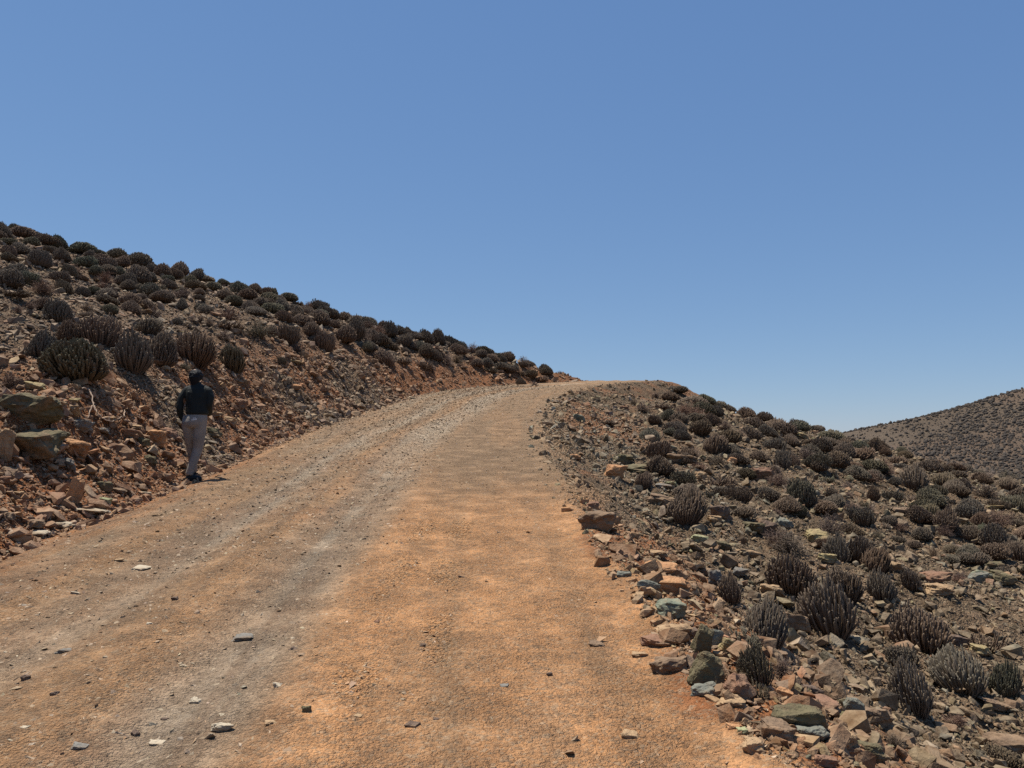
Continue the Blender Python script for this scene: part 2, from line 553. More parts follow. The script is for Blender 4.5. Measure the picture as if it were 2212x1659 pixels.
def far_hill(x, y):
    yr = 235 - .0 * x
    t = np.clip((y - 105) / (yr - 105), 0, 2)
    base = -22 + .02 * x
    up = base + (_t(x) - base) * (np.clip(t, 0, 1) ** .92)
    down = _t(x) - .35 * np.clip(y - yr, 0, None) * smooth(0, 25, y - yr)
    z = np.where(t < 1, up, down)
    return np.maximum(z, -34) + 1.2 * (fbm(x * .03, y * .03, 201, 4) - .5) + .25 * (fbm(x * .4, y * .4, 203, 3) - .5)


fx, fy = np.meshgrid(np.arange(-60, 420, 1.5), np.arange(95, 420, 1.5))
fn = fbm(fx * .05, fy * .05, 211, 4)
fcol = cmix(np.broadcast_to(np.array((.066, .053, .042)), fx.shape + (3,)), np.array((.088, .071, .056)), smooth(.4, .6, fn))
fcol = cmix(fcol, np.array((.110, .075, .056)), smooth(.5, .62, fbm(fx * .03, fy * .03, 213, 3)) * .6)
link_mesh('far_hill', np_mesh('far_hill', np.stack([fx.ravel(), fy.ravel(), far_hill(fx, fy).ravel()], 1),
                              grid_faces(fx.shape[1], fx.shape[0]), True, fcol.reshape(-1, 3)), M_SLOPE, kind='structure')


# ------------------------------------------------------------------ loose stones
def hull_mesh(pts):
    bm = bmesh.new()
    for p in pts: bm.verts.new(p)
    r = bmesh.ops.convex_hull(bm, input=bm.verts)
    bmesh.ops.delete(bm, geom=[v for v in bm.verts if not v.link_faces], context='VERTS')
    bmesh.ops.triangulate(bm, faces=bm.faces)
    bm.verts.index_update()
    v = np.array([q.co[:] for q in bm.verts]); f = np.array([[q.index for q in fc.verts] for fc in bm.faces])
    bm.free()
    return v, f


def stone_proto(i):
    n = 9 + i % 5
    p = RNG.normal(size=(n, 3)); p /= np.linalg.norm(p, axis=1)[:, None]
    p = np.sign(p) * np.abs(p) ** .75
    p *= .5 / np.abs(p).max()
    p *= (1, RNG.uniform(.55, .95), 1)
    return hull_mesh(p)


PROTOS = [stone_proto(i) for i in range(18)]
CHIPS = [hull_mesh(np.clip(RNG.normal(size=(6 + i % 2, 3)) * .32, -.5, .5)) for i in range(14)]


def slopes(x, y, e=.08):
    hx = (H(x + e, y) - H(x - e, y)) / (2 * e); hy = (H(x, y + e) - H(x, y - e)) / (2 * e)
    n = np.stack([-hx, -hy, np.ones_like(hx)], 1)
    return n / np.linalg.norm(n, axis=1)[:, None]


def scatter_stones(name, x, y, size, flat, colours, tilt=.35, sink=.25, label='', PROTOS=PROTOS):
    n = len(x)
    z, d, u, dl, dr = land(x, y)
    nrm = slopes(x, y)
    nrm = nrm + RNG.normal(size=(n, 3)) * tilt
    nrm /= np.linalg.norm(nrm, axis=1)[:, None]
    a = RNG.uniform(0, 2 * math.pi, n)
    t = np.stack([np.cos(a), np.sin(a), np.zeros(n)], 1)
    t = t - nrm * (t * nrm).sum(1)[:, None]; t /= np.linalg.norm(t, axis=1)[:, None]
    b = np.cross(nrm, t)
    sx = size; sy = size * RNG.uniform(.55, 1, n); sz = size * flat
    pos = np.stack([x, y, z], 1) + nrm * (sz * (.5 - sink))[:, None]
    pi = RNG.integers(0, len(PROTOS), n)
    V = []; F = []; C = []; off = 0
    for k, (pv, pf) in enumerate(PROTOS):
        m = np.where(pi == k)[0]
        if not len(m): continue
        vv = (pos[m, None, :] + pv[None, :, 0, None] * (t[m] * sx[m, None])[:, None, :] + pv[None, :, 1, None] * (b[m] * sy[m, None])[:, None, :]
              + pv[None, :, 2, None] * (nrm[m] * sz[m, None])[:, None, :])
        V.append(vv.reshape(-1, 3))
        F.append((pf[None] + (np.arange(len(m)) * len(pv))[:, None, None]).reshape(-1, 3) + off)
        C.append(np.repeat(colours[m], len(pv), 0))
        off += len(m) * len(pv)
    me = np_mesh(name, np.concatenate(V), np.concatenate(F), False, np.clip(np.concatenate(C), 0, 1))
    return link_mesh(name, me, M_STONE, kind='stuff', **({'label': label} if label else {}))


def pick(pal, wts, n):
    pal = np.array(pal); i = RNG.choice(len(pal), n, p=np.array(wts) / sum(wts))
    c = pal[i] * RNG.uniform(.55, 1.32, (n, 1))
    return c * (1 + RNG.normal(size=(n, 3)) * .035)


def ring_points(n, y0, y1, x0f, x1f, power=1.6):
    """points whose density thins with distance; x range given as functions of y"""
    tt = RNG.uniform(0, 1, n)
    e = 2 - power
    y = (y0 ** e + tt * (y1 ** e - y0 ** e)) ** (1 / e)
    a = x0f(y); b = x1f(y)
    w = (b - a)
    keep = RNG.uniform(0, 1, n) < w / w.max() if False else np.ones(n, bool)
    x = a + RNG.uniform(0, 1, n) * w
    return x[keep], y[keep]


def powersize(n, lo, hi, k=2.2):
    t = RNG.uniform(0, 1, n)
    return (lo ** -k + t * (hi ** -k - lo ** -k)) ** (-1 / k)


L_PAL = [(.21, .145, .105), (.125, .085, .06), (.31, .225, .16), (.28, .135, .07), (.34, .25, .145), (.42, .36, .28), (.13, .12, .10)]
L_WT = [34, 22, 14, 10, 7, 4, 9]
R_PAL = [(.165, .115, .072), (.09, .064, .042), (.30, .21, .12), (.25, .13, .068), (.20, .17, .09), (.42, .34, .23), (.115, .11, .085)]
R_WT = [30, 26, 13, 12, 9, 3, 9]
GREEN_PAL = [(.19, .185, .145), (.125, .12, .10), (.29, .265, .20), (.22, .165, .115), (.36, .32, .24)]


def redden(c, x, y, side):
    sc, z, d, u, dl, dr = soil_colour(x, y)
    k = .45 if side == 'l' else .34
    return cmix(c, sc, np.full(len(x), k))


# left bank and hillside
x, y = ring_points(95000, 5.0, 52, lambda y: road_l(y) - 1.5 - np.minimum(.62 * y, 24), lambda y: road_l(y) + .15, 1.35)
sz = powersize(len(x), .032, .30, 2.0) * (0.75 + y / 40)
c = redden(pick(L_PAL, L_WT, len(x)), x, y, 'l')
scatter_stones('bank_rubble', x, y, sz, RNG.uniform(.22, .7, len(x)), c, .42, .17, 'brown and grey shingle covering the left hillside and its cut bank')
# extra fine and coarse spoil at the foot of the left bank
x, y = ring_points(15000, 5.0, 34, lambda y: road_l(y) - 2.2, lambda y: road_l(y) + .12, 1.2)
sz = powersize(len(x), .03, .34, 2.0) * (.7 + y / 45)
c = redden(pick(L_PAL, [20, 20, 14, 22, 12, 4, 14], len(x)), x, y, 'l')
scatter_stones('spoil_rubble', x, y, sz, RNG.uniform(.3, .8, len(x)), c, .5, .2, 'coarse broken rock along the foot of the cut bank')
# right shoulder and slope
x, y = ring_points(95000, 3.2, 50, lambda y: road_r(y) - .15, lambda y: np.minimum(road_r(y) + 1.5 + .62 * y, 32), 1.35)
dd = x - road_r(y)
sz = powersize(len(x), .028, .32, 1.95) * (0.7 + y / 42) 
c = pick(R_PAL, R_WT, len(x))
gm = (y > 13) & (y < 33) & (dd < 3.6) & (RNG.uniform(0, 1, len(x)) < .5)
c[gm] = pick(GREEN_PAL, [20, 20, 12, 38, 10], int(gm.sum()))
c = redden(c, x, y, 'r')
c = cmix(c, soil_colour(x, y)[0], .45 * smooth(1.6, .6, dd) * smooth(7, 10, y) * smooth(34, 26, y))
sz = np.where((dd < 1.0) & (y > 7.5) & (y < 17), sz * .62, sz)
kp = (RNG.uniform(0, 1, len(x)) > .75 * smooth(33, 38, y) * smooth(4, 2.5, dd))
x, y, sz, c = x[kp], y[kp], sz[kp], c[kp]
scatter_stones('slope_rubble', x, y, sz, RNG.uniform(.25, .85, len(x)), c, .55, .15, 'mixed tan, olive and grey rubble covering the slope below the road')
x, y = ring_points(14000, 3.0, 45, lambda y: road_r(y) - .12 - .35 * smooth(8, 12, y), lambda y: road_r(y) + 2.3, 1.25)
sz = powersize(len(x), .026, .26, 1.9) * (.62 + np.minimum(y, 24) / 50)
c = pick(R_PAL, [24, 24, 14, 14, 12, 4, 8], len(x)) * .88
gm = (y > 15) & (y < 32) & (RNG.uniform(0, 1, len(x)) < .5)
c[gm] = pick(GREEN_PAL, [20, 20, 12, 38, 10], int(gm.sum()))
fr = RNG.uniform(0, 1, len(x)) < .35 + .65 * smooth(.42, .6, fbm(x * .8, y * .5, 311, 3)) * smooth(34, 24, y)
sh_ = (y > 8) & (y < 18) & (x - road_r(y) < 1.3)
sz = np.where(sh_, sz * .7, sz)
x, y, sz, c = x[fr], y[fr], sz[fr], c[fr]
scatter_stones('shoulder_rubble', x, y, sz, RNG.uniform(.3, .85, len(x)), c, .55, .2, 'heaped broken rock along the right edge of the road')
# gravel on the road: finer and denser close by, more of it in the wheel tracks
n = 700000
x, y = ring_points(n, 2.2, 42, lambda y: road_l(y), lambda y: road_r(y), 1.80)
uu = (x - road_l(y)) / (road_r(y) - road_l(y))
dens = .34 + .75 * np.exp(-((uu - .30) / .09) ** 2) + .6 * np.exp(-((uu - .525) / .09) ** 2) + .3 * smooth(.85, 1, uu) + .22 * smooth(.6, .5, uu)
dens = dens * (.5 + fbm(x * 1.2, y * .8, 301, 3))
keep = RNG.uniform(0, 1.2, n) < dens
x, y, uu = x[keep], y[keep], uu[keep]
sz = powersize(len(x), .0095, .050, 2.45) * (.84 + y / 15) * (1 - .25 * smooth(.58, .7, uu))
big = RNG.uniform(0, 1, len(x)) < .003
sz[big] = powersize(int(big.sum()), .03, .09, 2.4)
c = pick([(.42, .33, .235), (.30, .23, .165), (.15, .11, .08), (.38, .23, .13), (.55, .45, .33), (.22, .195, .16)], [26, 24, 24, 10, 11, 9], len(x))
sc_ = soil_colour(x, y)[0]
c = cmix(c, sc_, .32 + .3 * smooth(7, 20, y))
scatter_stones('gravel', x, y, sz, RNG.uniform(.22, .55, len(x)), c, .20, .13, 'small loose stones lying on the dirt road', CHIPS)


# ------------------------------------------------------------------ single rocks that stand out
def rock_mesh(name, w, dep, h, seed, blocky=.6):
    """angular weathered block, base at z = 0; w x dep x h metres"""
    r = np.random.default_rng(seed)
    c = np.array([(sx, sy, sz) for sx in (-1, 1) for sy in (-1, 1) for sz in (-1, 1)], float)
    p = c * r.uniform(.35, 1.0, (8, 3))
    extra = r.uniform(-.8, .8, (7, 3)); ax_ = r.integers(0, 3, 7)
    for q, a_ in zip(extra, ax_): q[a_] = np.sign(q[a_] + 1e-3) * r.uniform(.8, 1.08)
    p = np.concatenate([p, extra])
    k = r.uniform(.10, .42) * blocky
    p[:, 1] -= k * p[:, 2]                      # the front leans out a little over its foot
    p[:, 0] += r.uniform(-.3, .3) * p[:, 2]
    bm = bmesh.new()
    for q in p: bm.verts.new(q * .5)
    bmesh.ops.convex_hull(bm, input=bm.verts)
    bmesh.ops.delete(bm, geom=[v for v in bm.verts if not v.link_faces], context='VERTS')
    bmesh.ops.dissolve_limit(bm, angle_limit=math.radians(12), verts=bm.verts, edges=bm.edges)
    bmesh.ops.bevel(bm, geom=list(bm.edges), offset=.018, segments=1, affect='EDGES', profile=.6)
    bmesh.ops.triangulate(bm, faces=bm.faces)
    for _ in range(3):
        long = [e for e in bm.edges if e.calc_length() > .11]
        if long: bmesh.ops.subdivide_edges(bm, edges=long, cuts=1, use_grid_fill=False)
        bmesh.ops.triangulate(bm, faces=[f for f in bm.faces if len(f.verts) > 3])
    off = Vector((seed * 1.7, seed * .3, 0))
    bm.normal_update()
    lo = min(v.co.z for v in bm.verts); hi = max(v.co.z for v in bm.verts)
    xr = max(abs(v.co.x) for v in bm.verts); yr = max(abs(v.co.y) for v in bm.verts)
    for v in bm.verts:
        c = v.co.copy()
        q = mnoise.noise(c * 3 + off) * .11 + mnoise.noise(c * 8 + off) * .05 + mnoise.noise(c * 17 + off) * .02
        bed = mnoise.noise(Vector((c.x * 1.2, c.y * 1.2, c.z * 11)) + off) * .045
        v.co += v.normal * q + Vector((c.x, c.y, 0)) * bed
    for v in bm.verts:
        v.co = Vector((v.co.x / (2 * xr) * w, v.co.y / (2 * yr) * dep, (v.co.z - lo) / (hi - lo) * h))
    me = bpy.data.meshes.new(name)
    bm.to_mesh(me); bm.free()
    return me


ROCKC = {
    'tan': rock_material('tan_rock', (.36, .245, .14), (.24, .15, .085)),
    'orange': rock_material('orange_rock', (.42, .23, .115), (.30, .14, .065)),
    'brown': rock_material('brown_rock', (.17, .115, .075), (.26, .175, .11)),
    'dark': rock_material('dark_brown_rock', (.115, .08, .06), (.20, .14, .10)),
    'red': rock_material('red_brown_rock', (.24, .135, .085), (.16, .095, .065)),
    'olive': rock_material('olive_rock', (.135, .115, .065), (.085, .068, .042)),
    'green': rock_material('green_rock', (.155, .17, .125), (.25, .24, .165)),
    'teal': rock_material('blue_green_rock', (.18, .18, .145), (.12, .12, .10)),
    'grey': rock_material('blue_grey_rock', (.20, .185, .16), (.13, .12, .105)),
    'yellow': rock_material('yellow_rock', (.33, .26, .13), (.20, .155, .085)),
    'pale': rock_material('pale_rock', (.44, .37, .27), (.33, .27, .195)),
    'lime': rock_material('lime_rock', (.33, .33, .18), (.22, .20, .12)),
}
CW = {'tan': 'tan', 'orange': 'orange', 'brown': 'brown', 'dark': 'dark brown', 'red': 'reddish brown', 'olive': 'olive brown', 'green': 'mottled green',
      'teal': 'blue-green', 'grey': 'blue-grey', 'yellow': 'yellowish', 'pale': 'pale', 'lime': 'yellow-green'}
VIEWS = {'A': (0, 438.9, .2976), 'B': (603.5, 658.3, .2976), 'C': (1152, 768.1, .2645), 'D': (1645.8, 822.9, .2645),
         'E': (1261.8, 1206.9, .42955), 'F': (0, 822.9, .248), 'G': (0, 1206.9, .5704)}

# view, centre x, base y, width, height, colour, label ('' = made from its surroundings)
ROCKS = [
    ('E', 420, 172, 190, 105, 'orange', 'large tan block with dark underside beside the road edge, above the green boulder'),
    ('E', 320, 165, 110, 60, 'teal', 'blue-green slab leaning against the large tan block at the road edge'),
    ('E', 425, 295, 140, 115, 'green', 'mottled green boulder half buried in red soil at the road edge'),
    ('E', 440, 400, 190, 75, 'tan', 'flat tan slab overhanging a dark hollow at the road edge'),
    ('E', 420, 590, 175, 105, 'brown', 'dark brown wedge with flat lit top at the road edge'),
    ('E', 605, 640, 160, 165, 'olive', 'tall brown block with yellow-green top beside the road'),
    ('E', 600, 705, 125, 70, 'teal', 'smooth blue-green oval slab lying at the very edge of the road'),
    ('E', 750, 715, 150, 140, 'red', 'red earthy block with dark cracked front, right of the tall brown block'),
    ('E', 590, 480, 90, 160, 'olive', 'upright olive splinter of rock between two hollows by the road'),
    ('E', 655, 440, 75, 85, 'teal', 'small square blue-green block above the yellow rock'),
    ('E', 715, 485, 85, 95, 'yellow', 'yellow rock leaning beside the sprawling cactus clump'),
    ('E', 680, 510, 60, 45, 'tan', ''),
    ('E', 1060, 365, 140, 100, 'brown', 'brown boulder between two large cactus clumps'),
    ('E', 945, 195, 125, 70, 'tan', ''), ('E', 655, 140, 80, 100, 'grey', 'upright blue-grey slab left of a small cactus clump'),
    ('E', 780, 95, 70, 55, 'grey', ''), ('E', 1085, 870, 280, 165, 'olive', 'largest olive brown boulder with a deeply shaded front by the road'),
    ('E', 1190, 765, 190, 70, 'red', ''), ('E', 1150, 920, 170, 75, 'teal', 'pale blue-green slab tilted towards the road below the largest boulder'),
    ('E', 1290, 960, 170, 110, 'tan', 'long tan slab sloping down beside the pale blue-green slab'),
    ('E', 1460, 830, 150, 125, 'brown', 'square brown block with flat top, right of the largest boulder'),
    ('E', 1350, 785, 95, 90, 'teal', ''), ('E', 1440, 815, 65, 65, 'lime', 'small yellow-green rock against the square brown block'),
    ('E', 1010, 715, 85, 70, 'orange', 'rounded pale orange rock above the largest boulder'),
    ('E', 1340, 1010, 110, 75, 'brown', ''), ('E', 1210, 1050, 90, 60, 'red', 'dark red pointed rock at the bottom of the picture'),
    ('E', 1450, 1020, 130, 80, 'olive', ''), ('E', 960, 910, 170, 80, 'brown', ''), ('E', 740, 765, 130, 55, 'tan', ''),
    ('E', 745, 868, 78, 32, 'orange', ''), ('E', 858, 985, 112, 62, 'tan', 'narrow pale tan splinter lying on the sand at the road edge'),
    ('E', 800, 890, 50, 35, 'lime', ''), ('E', 230, 918, 82, 42, 'tan', 'small tan stone with dark side alone on the sand near the bottom'),
    ('E', 62, 450, 72, 32, 'brown', ''), ('E', 2120, 1015, 230, 130, 'brown', 'big brown slab with flat top in the bottom right corner'),
    ('E', 1135, 690, 110, 60, 'dark', ''), ('E', 985, 520, 100, 60, 'brown', ''), ('E', 1780, 190, 130, 65, 'tan', ''),
    ('E', 2000, 105, 110, 60, 'green', ''), ('E', 2105, 135, 120, 75, 'olive', ''), ('E', 1880, 440, 90, 75, 'dark', ''), ('E', 1990, 480, 90, 50, 'yellow', ''),
    ('E', 1620, 640, 90, 50, 'tan', ''), ('E', 2060, 770, 130, 60, 'brown', ''), ('E', 285, 505, 80, 30, 'tan', ''), ('E', 200, 100, 70, 40, 'teal', ''),
    ('E', 370, 70, 160, 50, 'orange', ''), ('E', 285, 200, 70, 35, 'tan', ''), ('E', 520, 400, 70, 60, 'dark', ''), ('E', 365, 455, 150, 50, 'red', ''),
    ('C', 670, 1025, 180, 155, 'orange', 'pale orange boulder with a rounded lit face below the slate rubble'),
    ('C', 885, 955, 230, 90, 'olive', ''), ('C', 720, 895, 160, 110, 'olive', 'olive slab leaning over beside the pale orange boulder'),
    ('C', 1195, 885, 280, 100, 'brown', 'broad domed tan-brown outcrop in the middle of the slope'),
    ('C', 1840, 1025, 210, 145, 'red', 'big reddish brown boulder with lit top on the mid slope'),
    ('C', 1360, 1015, 100, 95, 'tan', ''), ('C', 1615, 872, 80, 60, 'orange', ''), ('C', 1030, 1215, 230, 95, 'brown', ''),
    ('C', 1270, 1215, 200, 75, 'grey', 'blue-grey slab just above a wide cactus clump'),
    ('C', 1510, 1335, 180, 170, 'dark', 'very dark cracked boulder right of the wide cactus clump'), ('C', 1475, 1385, 125, 80, 'tan', ''),
    ('C', 520, 1425, 280, 190, 'brown', 'brown sloping rock half buried in the road shoulder'),
    ('C', 1345, 1530, 150, 75, 'lime', 'pale yellow-green block with flat top on the slope'),
    ('C', 1850, 1460, 250, 105, 'olive', 'wide olive ledge of rock with a shadowed foot'),
    ('C', 1055, 1090, 150, 45, 'grey', ''), ('C', 370, 535, 90, 75, 'green', 'green-grey rock in the slate rubble near the road crest'),
    ('C', 740, 455, 70, 55, 'red', ''), ('C', 200, 385, 60, 30, 'red', 'small dark red stone at the right edge of the upper road'),
    ('C', 345, 850, 90, 60, 'orange', ''), ('C', 1130, 1065, 90, 45, 'lime', ''), ('C', 1000, 1655, 180, 45, 'tan', ''), ('C', 1740, 1645, 190, 70, 'tan', ''),
    ('C', 1120, 775, 100, 60, 'green', ''), ('C', 1560, 1600, 110, 80, 'olive', ''), ('C', 480, 1250, 110, 60, 'red', ''),
    ('D', 540, 1495, 160, 95, 'yellow', 'yellow-olive block beside a tall cactus clump'), ('D', 560, 915, 110, 45, 'tan', ''),
    ('D', 180, 1215, 150, 120, 'teal', ''), ('D', 40, 1280, 130, 160, 'dark', 'dark rock with a deep shadow at the left of the grey-green rock'),
    ('D', 460, 1310, 160, 115, 'yellow', ''), ('D', 780, 1250, 130, 50, 'yellow', ''), ('D', 1410, 1650, 220, 105, 'red', 'reddish brown slab sloping down on the lower right slope'),
    ('D', 1760, 1645, 160, 105, 'teal', ''), ('D', 1930, 1635, 160, 90, 'tan', ''), ('D', 620, 1095, 85, 60, 'yellow', ''), ('D', 1410, 975, 180, 45, 'yellow', ''),
    ('D', 290, 460, 150, 45, 'yellow', 'yellowish outcrop between cactus clumps just below the right skyline'),
    ('D', 1060, 1560, 150, 90, 'tan', ''), ('D', 1900, 1540, 160, 70, 'olive', ''), ('D', 1600, 1400, 90, 60, 'dark', ''), ('D', 2090, 1260, 100, 50, 'tan', ''),
    ('D', 1150, 1085, 170, 50, 'brown', ''), ('D', 100, 960, 160, 50, 'olive', ''), ('D', 1900, 1060, 130, 40, 'yellow', ''),
    ('F', 260, 440, 500, 265, 'olive', 'upper broad olive slab of the layered outcrop in the cut bank'),
    ('F', 310, 700, 520, 280, 'olive', 'lower broad olive slab of the outcrop, its foot in rubble'),
    ('F', 640, 660, 230, 190, 'orange', 'orange rounded block at the right end of the layered outcrop'),
    ('F', 40, 700, 130, 290, 'tan', 'upright tan slab at the left end of the layered outcrop'),
    ('F', 1340, 560, 160, 180, 'orange', 'tall tan-orange block left of the walking person'), ('F', 1240, 575, 130, 90, 'olive', ''),
    ('F', 1990, 385, 135, 90, 'tan', 'tan boulder at hip height just right of the walking person'), ('F', 1860, 320, 140, 55, 'tan', ''), ('F', 1850, 490, 140, 105, 'olive', ''),
    ('F', 1475, 510, 170, 130, 'red', ''), ('F', 640, 330, 110, 95, 'tan', ''), ('F', 300, 90, 170, 80, 'yellow', 'yellowish block on top of the cut bank below the broadest cactus clump'),
    ('F', 640, 75, 85, 45, 'tan', ''), ('F', 615, 1045, 130, 235, 'orange', 'narrow orange slab leaning upright in the red spoil'),
    ('F', 920, 965, 110, 90, 'olive', ''), ('F', 1030, 985, 110, 40, 'brown', ''), ('F', 920, 1085, 95, 65, 'lime', 'small yellow-green stone at the left edge of the road'),
    ('F', 855, 1100, 70, 50, 'dark', ''), ('F', 290, 1285, 190, 80, 'brown', ''), ('F', 408, 1200, 65, 55, 'teal', ''), ('F', 485, 1180, 100, 50, 'orange', ''),
    ('F', 80, 830, 150, 90, 'brown', ''), ('F', 35, 895, 100, 60, 'red', ''), ('F', 595, 780, 120, 95, 'grey', 'blue-grey rock in the shadow under the layered outcrop'),
    ('F', 1310, 730, 100, 80, 'olive', ''), ('F', 1365, 1190, 100, 28, 'tan', 'flat tan stone alone on the left part of the road'), ('F', 740, 1150, 330, 45, 'pale', 'long pale ledge flush with the left road edge'),
    ('F', 500, 1270, 240, 60, 'pale', ''), ('F', 300, 1330, 190, 45, 'pale', ''), ('F', 1240, 975, 150, 28, 'pale', ''), ('F', 60, 1215, 120, 60, 'brown', ''),
    ('F', 30, 1490, 80, 28, 'pale', ''), ('F', 240, 700, 120, 70, 'brown', ''), ('F', 500, 240, 130, 80, 'tan', ''), ('F', 2110, 520, 70, 50, 'pale', ''),
    ('F', 700, 450, 170, 120, 'grey', 'blue-grey layered block between the outcrop and the dry roots'), ('F', 1110, 510, 120, 80, 'red', ''), ('F', 440, 340, 120, 130, 'grey', ''),
    ('F', 960, 390, 140, 50, 'tan', ''), ('F', 1150, 420, 150, 45, 'tan', ''), ('F', 890, 480, 120, 60, 'grey', ''), ('F', 620, 200, 110, 70, 'yellow', ''),
    ('F', 2080, 250, 130, 110, 'red', ''), ('F', 1740, 740, 90, 70, 'red', ''), ('F', 150, 1000, 90, 40, 'tan', ''), ('F', 170, 720, 130, 60, 'red', ''),
    ('A', 1195, 1212, 62, 42, 'pale', 'rounded whitish stone between cactus clumps on the left hillside'),
    ('A', 930, 775, 90, 40, 'tan', ''), ('A', 1060, 810, 100, 50, 'tan', ''), ('A', 795, 800, 80, 35, 'yellow', ''), ('A', 1350, 950, 90, 35, 'yellow', ''),
    ('B', 110, 430, 90, 30, 'yellow', ''), ('B', 970, 685, 60, 22, 'pale', 'pale stone in the rubble where the upper road meets the bank'), ('B', 545, 755, 60, 50, 'dark', ''),
    ('B', 490, 800, 50, 45, 'tan', ''), ('B', 110, 620, 90, 50, 'orange', ''), ('B', 420, 390, 90, 35, 'red', ''),
    ('G', 838, 665, 66, 32, 'pale', 'whitish flat-topped stone on the gravel wheel track at the bottom'), ('G', 1558, 648, 55, 26, 'dark', 'dark brown brick-like stone alone on the orange sand'),
    ('G', 510, 678, 34, 25, 'dark', ''), ('G', 97, 468, 36, 28, 'dark', ''), ('G', 240, 364, 55, 22, 'grey', ''), ('G', 663, 164, 26, 18, 'dark', ''),
    ('G', 568, 256, 28, 12, 'pale', ''), ('G', 285, 140, 32, 14, 'pale', ''), ('G', 1050, 494, 40, 18, 'pale', ''), ('G', 1160, 592, 34, 32, 'olive', ''),
    ('G', 1110, 354, 32, 16, 'dark', ''), ('G', 2082, 453, 28, 20, 'dark', ''), ('G', 1028, 638, 46, 18, 'tan', ''), ('G', 738, 555, 42, 24, 'pale', ''),
    ('G', 600, 714, 62, 18, 'pale', ''), ('G', 300, 732, 52, 22, 'grey', ''), ('G', 1427, 248, 20, 14, 'red', ''), ('G', 1910, 494, 30, 14, 'grey', ''),
    ('G', 925, 315, 72, 15, 'grey', ''), ('G', 92, 651, 38, 14, 'pale', ''), ('G', 1357, 610, 34, 14, 'tan', ''), ('G', 1650, 620, 22, 14, 'dark', ''),
    ('G', 620, 622, 26, 18, 'dark', ''), ('G', 205, 525, 26, 20, 'dark', ''), ('G', 1600, 335, 20, 12, 'dark', ''), ('G', 1745, 76, 24, 10, 'dark', ''), ('G', 450, 15, 36, 12, 'tan', ''), ('G', 530, 50, 60, 12, 'pale', ''),
]

# ------------------------------------------------------------------ cactus-like spurge clumps and dry shrubs
def tube_np(path, rad, sides, ribs=0.0, tipv0=0.0, tipv1=1.0, cap=True):
    """path (k,3), rad (k,) -> verts, quads (as 4-tuples, degenerate for the cap), tip value"""
    k = len(path)
    tang = np.gradient(path, axis=0); tang /= np.linalg.norm(tang, axis=1)[:, None] + 1e-9
    ref = np.array([1, 0, 0]) if abs(tang[0, 0]) < .8 else np.array([0, 1, 0])
    a = np.cross(tang, ref); a /= np.linalg.norm(a, axis=1)[:, None]
    b = np.cross(tang, a)
    ang = np.arange(sides) * 2 * math.pi / sides
    rr = np.where(np.arange(sides) % 2 == 0, 1 + ribs, 1 - ribs)
    V = path[:, None, :] + rad[:, None, None] * rr[None, :, None] * (np.cos(ang)[None, :, None] * a[:, None, :] + np.sin(ang)[None, :, None] * b[:, None, :])
    V = V.reshape(-1, 3)
    F = []
    for i in range(k - 1):
        for j in range(sides):
            j2 = (j + 1) % sides
            F.append((i * sides + j, i * sides + j2, (i + 1) * sides + j2, (i + 1) * sides + j))
    T = np.repeat(np.linspace(tipv0, tipv1, k), sides)
    return V, F, T


def join_tubes(tubes):
    V = []; F = []; T = []; off = 0
    for v, f, t in tubes:
        V.append(v); F.append(np.array(f) + off); T.append(t); off += len(v)
    return np.concatenate(V), np.concatenate(F), np.concatenate(T)


def clump_proto(name, n, r, kind, seed):
    """a clump of upright fleshy stems: width 1, height 1"""
    g = np.random.default_rng(seed)
    tubes = []
    ph0 = g.uniform(0, 6.28)
    lob = g.uniform(.90, 1.08, 7)
    for i in range(n):
        f = (i + .5) / n
        ph = ph0 + i * 2.39996 + g.normal() * .12
        if kind == 'dome': el = math.asin(min(1, .06 + .94 * (1 - f))) ; spread = 1.0
        elif kind == 'open': el = math.asin(min(1, .22 + .78 * (1 - f) ** .9)); spread = 1.0
        else: el = math.asin(min(1, .02 + .7 * (1 - f))); spread = 1.1
        dx, dy, dz = math.cos(el) * math.cos(ph), math.cos(el) * math.sin(ph), math.sin(el)
        L = lob[int((ph % 6.283) / 6.283 * 7) % 7]
        k = L * g.uniform(.90, 1.03) if kind == 'dome' else L * g.uniform(.84, 1.06)
        tip = np.array((dx * .5 * k * spread, dy * .5 * k * spread, max(.16, dz ** .8) * .95 * k + .02))
        root = np.array((dx * g.uniform(.10, .26), dy * g.uniform(.10, .26), -.12))
        mid = np.array((dx * .44 * k * spread, dy * .44 * k * spread, tip[2] * (.30 if kind != 'lie' else .12)))
        if kind == 'lie':
            tip[2] *= g.uniform(.35, .9); mid += g.normal(size=3) * .06
        tt = np.array([.0, .35, .62, .82, .94, .985, 1.0])
        if kind == 'dome': tt = np.array([.25, .55, .82, .94, .985, 1.0])
        path = (1 - tt)[:, None] ** 2 * root + (2 * tt * (1 - tt))[:, None] * mid + (tt ** 2)[:, None] * tip
        path[1:-1] += g.normal(size=(len(tt) - 2, 3)) * .006
        prof = np.array([.75, .95, 1.05, 1.0, .92, .66, .12])[-len(tt):]
        tubes.append(tube_np(path, r * g.uniform(.8, 1.15) * prof, 6, .17))
    V, F, T = join_tubes(tubes)
    lean = g.normal(size=2) * .10
    V[:, 0] += lean[0] * V[:, 2]; V[:, 1] += lean[1] * V[:, 2]
    V[:, 2] *= 1 + .16 * np.sin(V[:, 0] * 5 + g.uniform(0, 6)) * np.clip(V[:, 2], 0, 1)
    return np_mesh(name, V, F, True, attrs={'along': T})


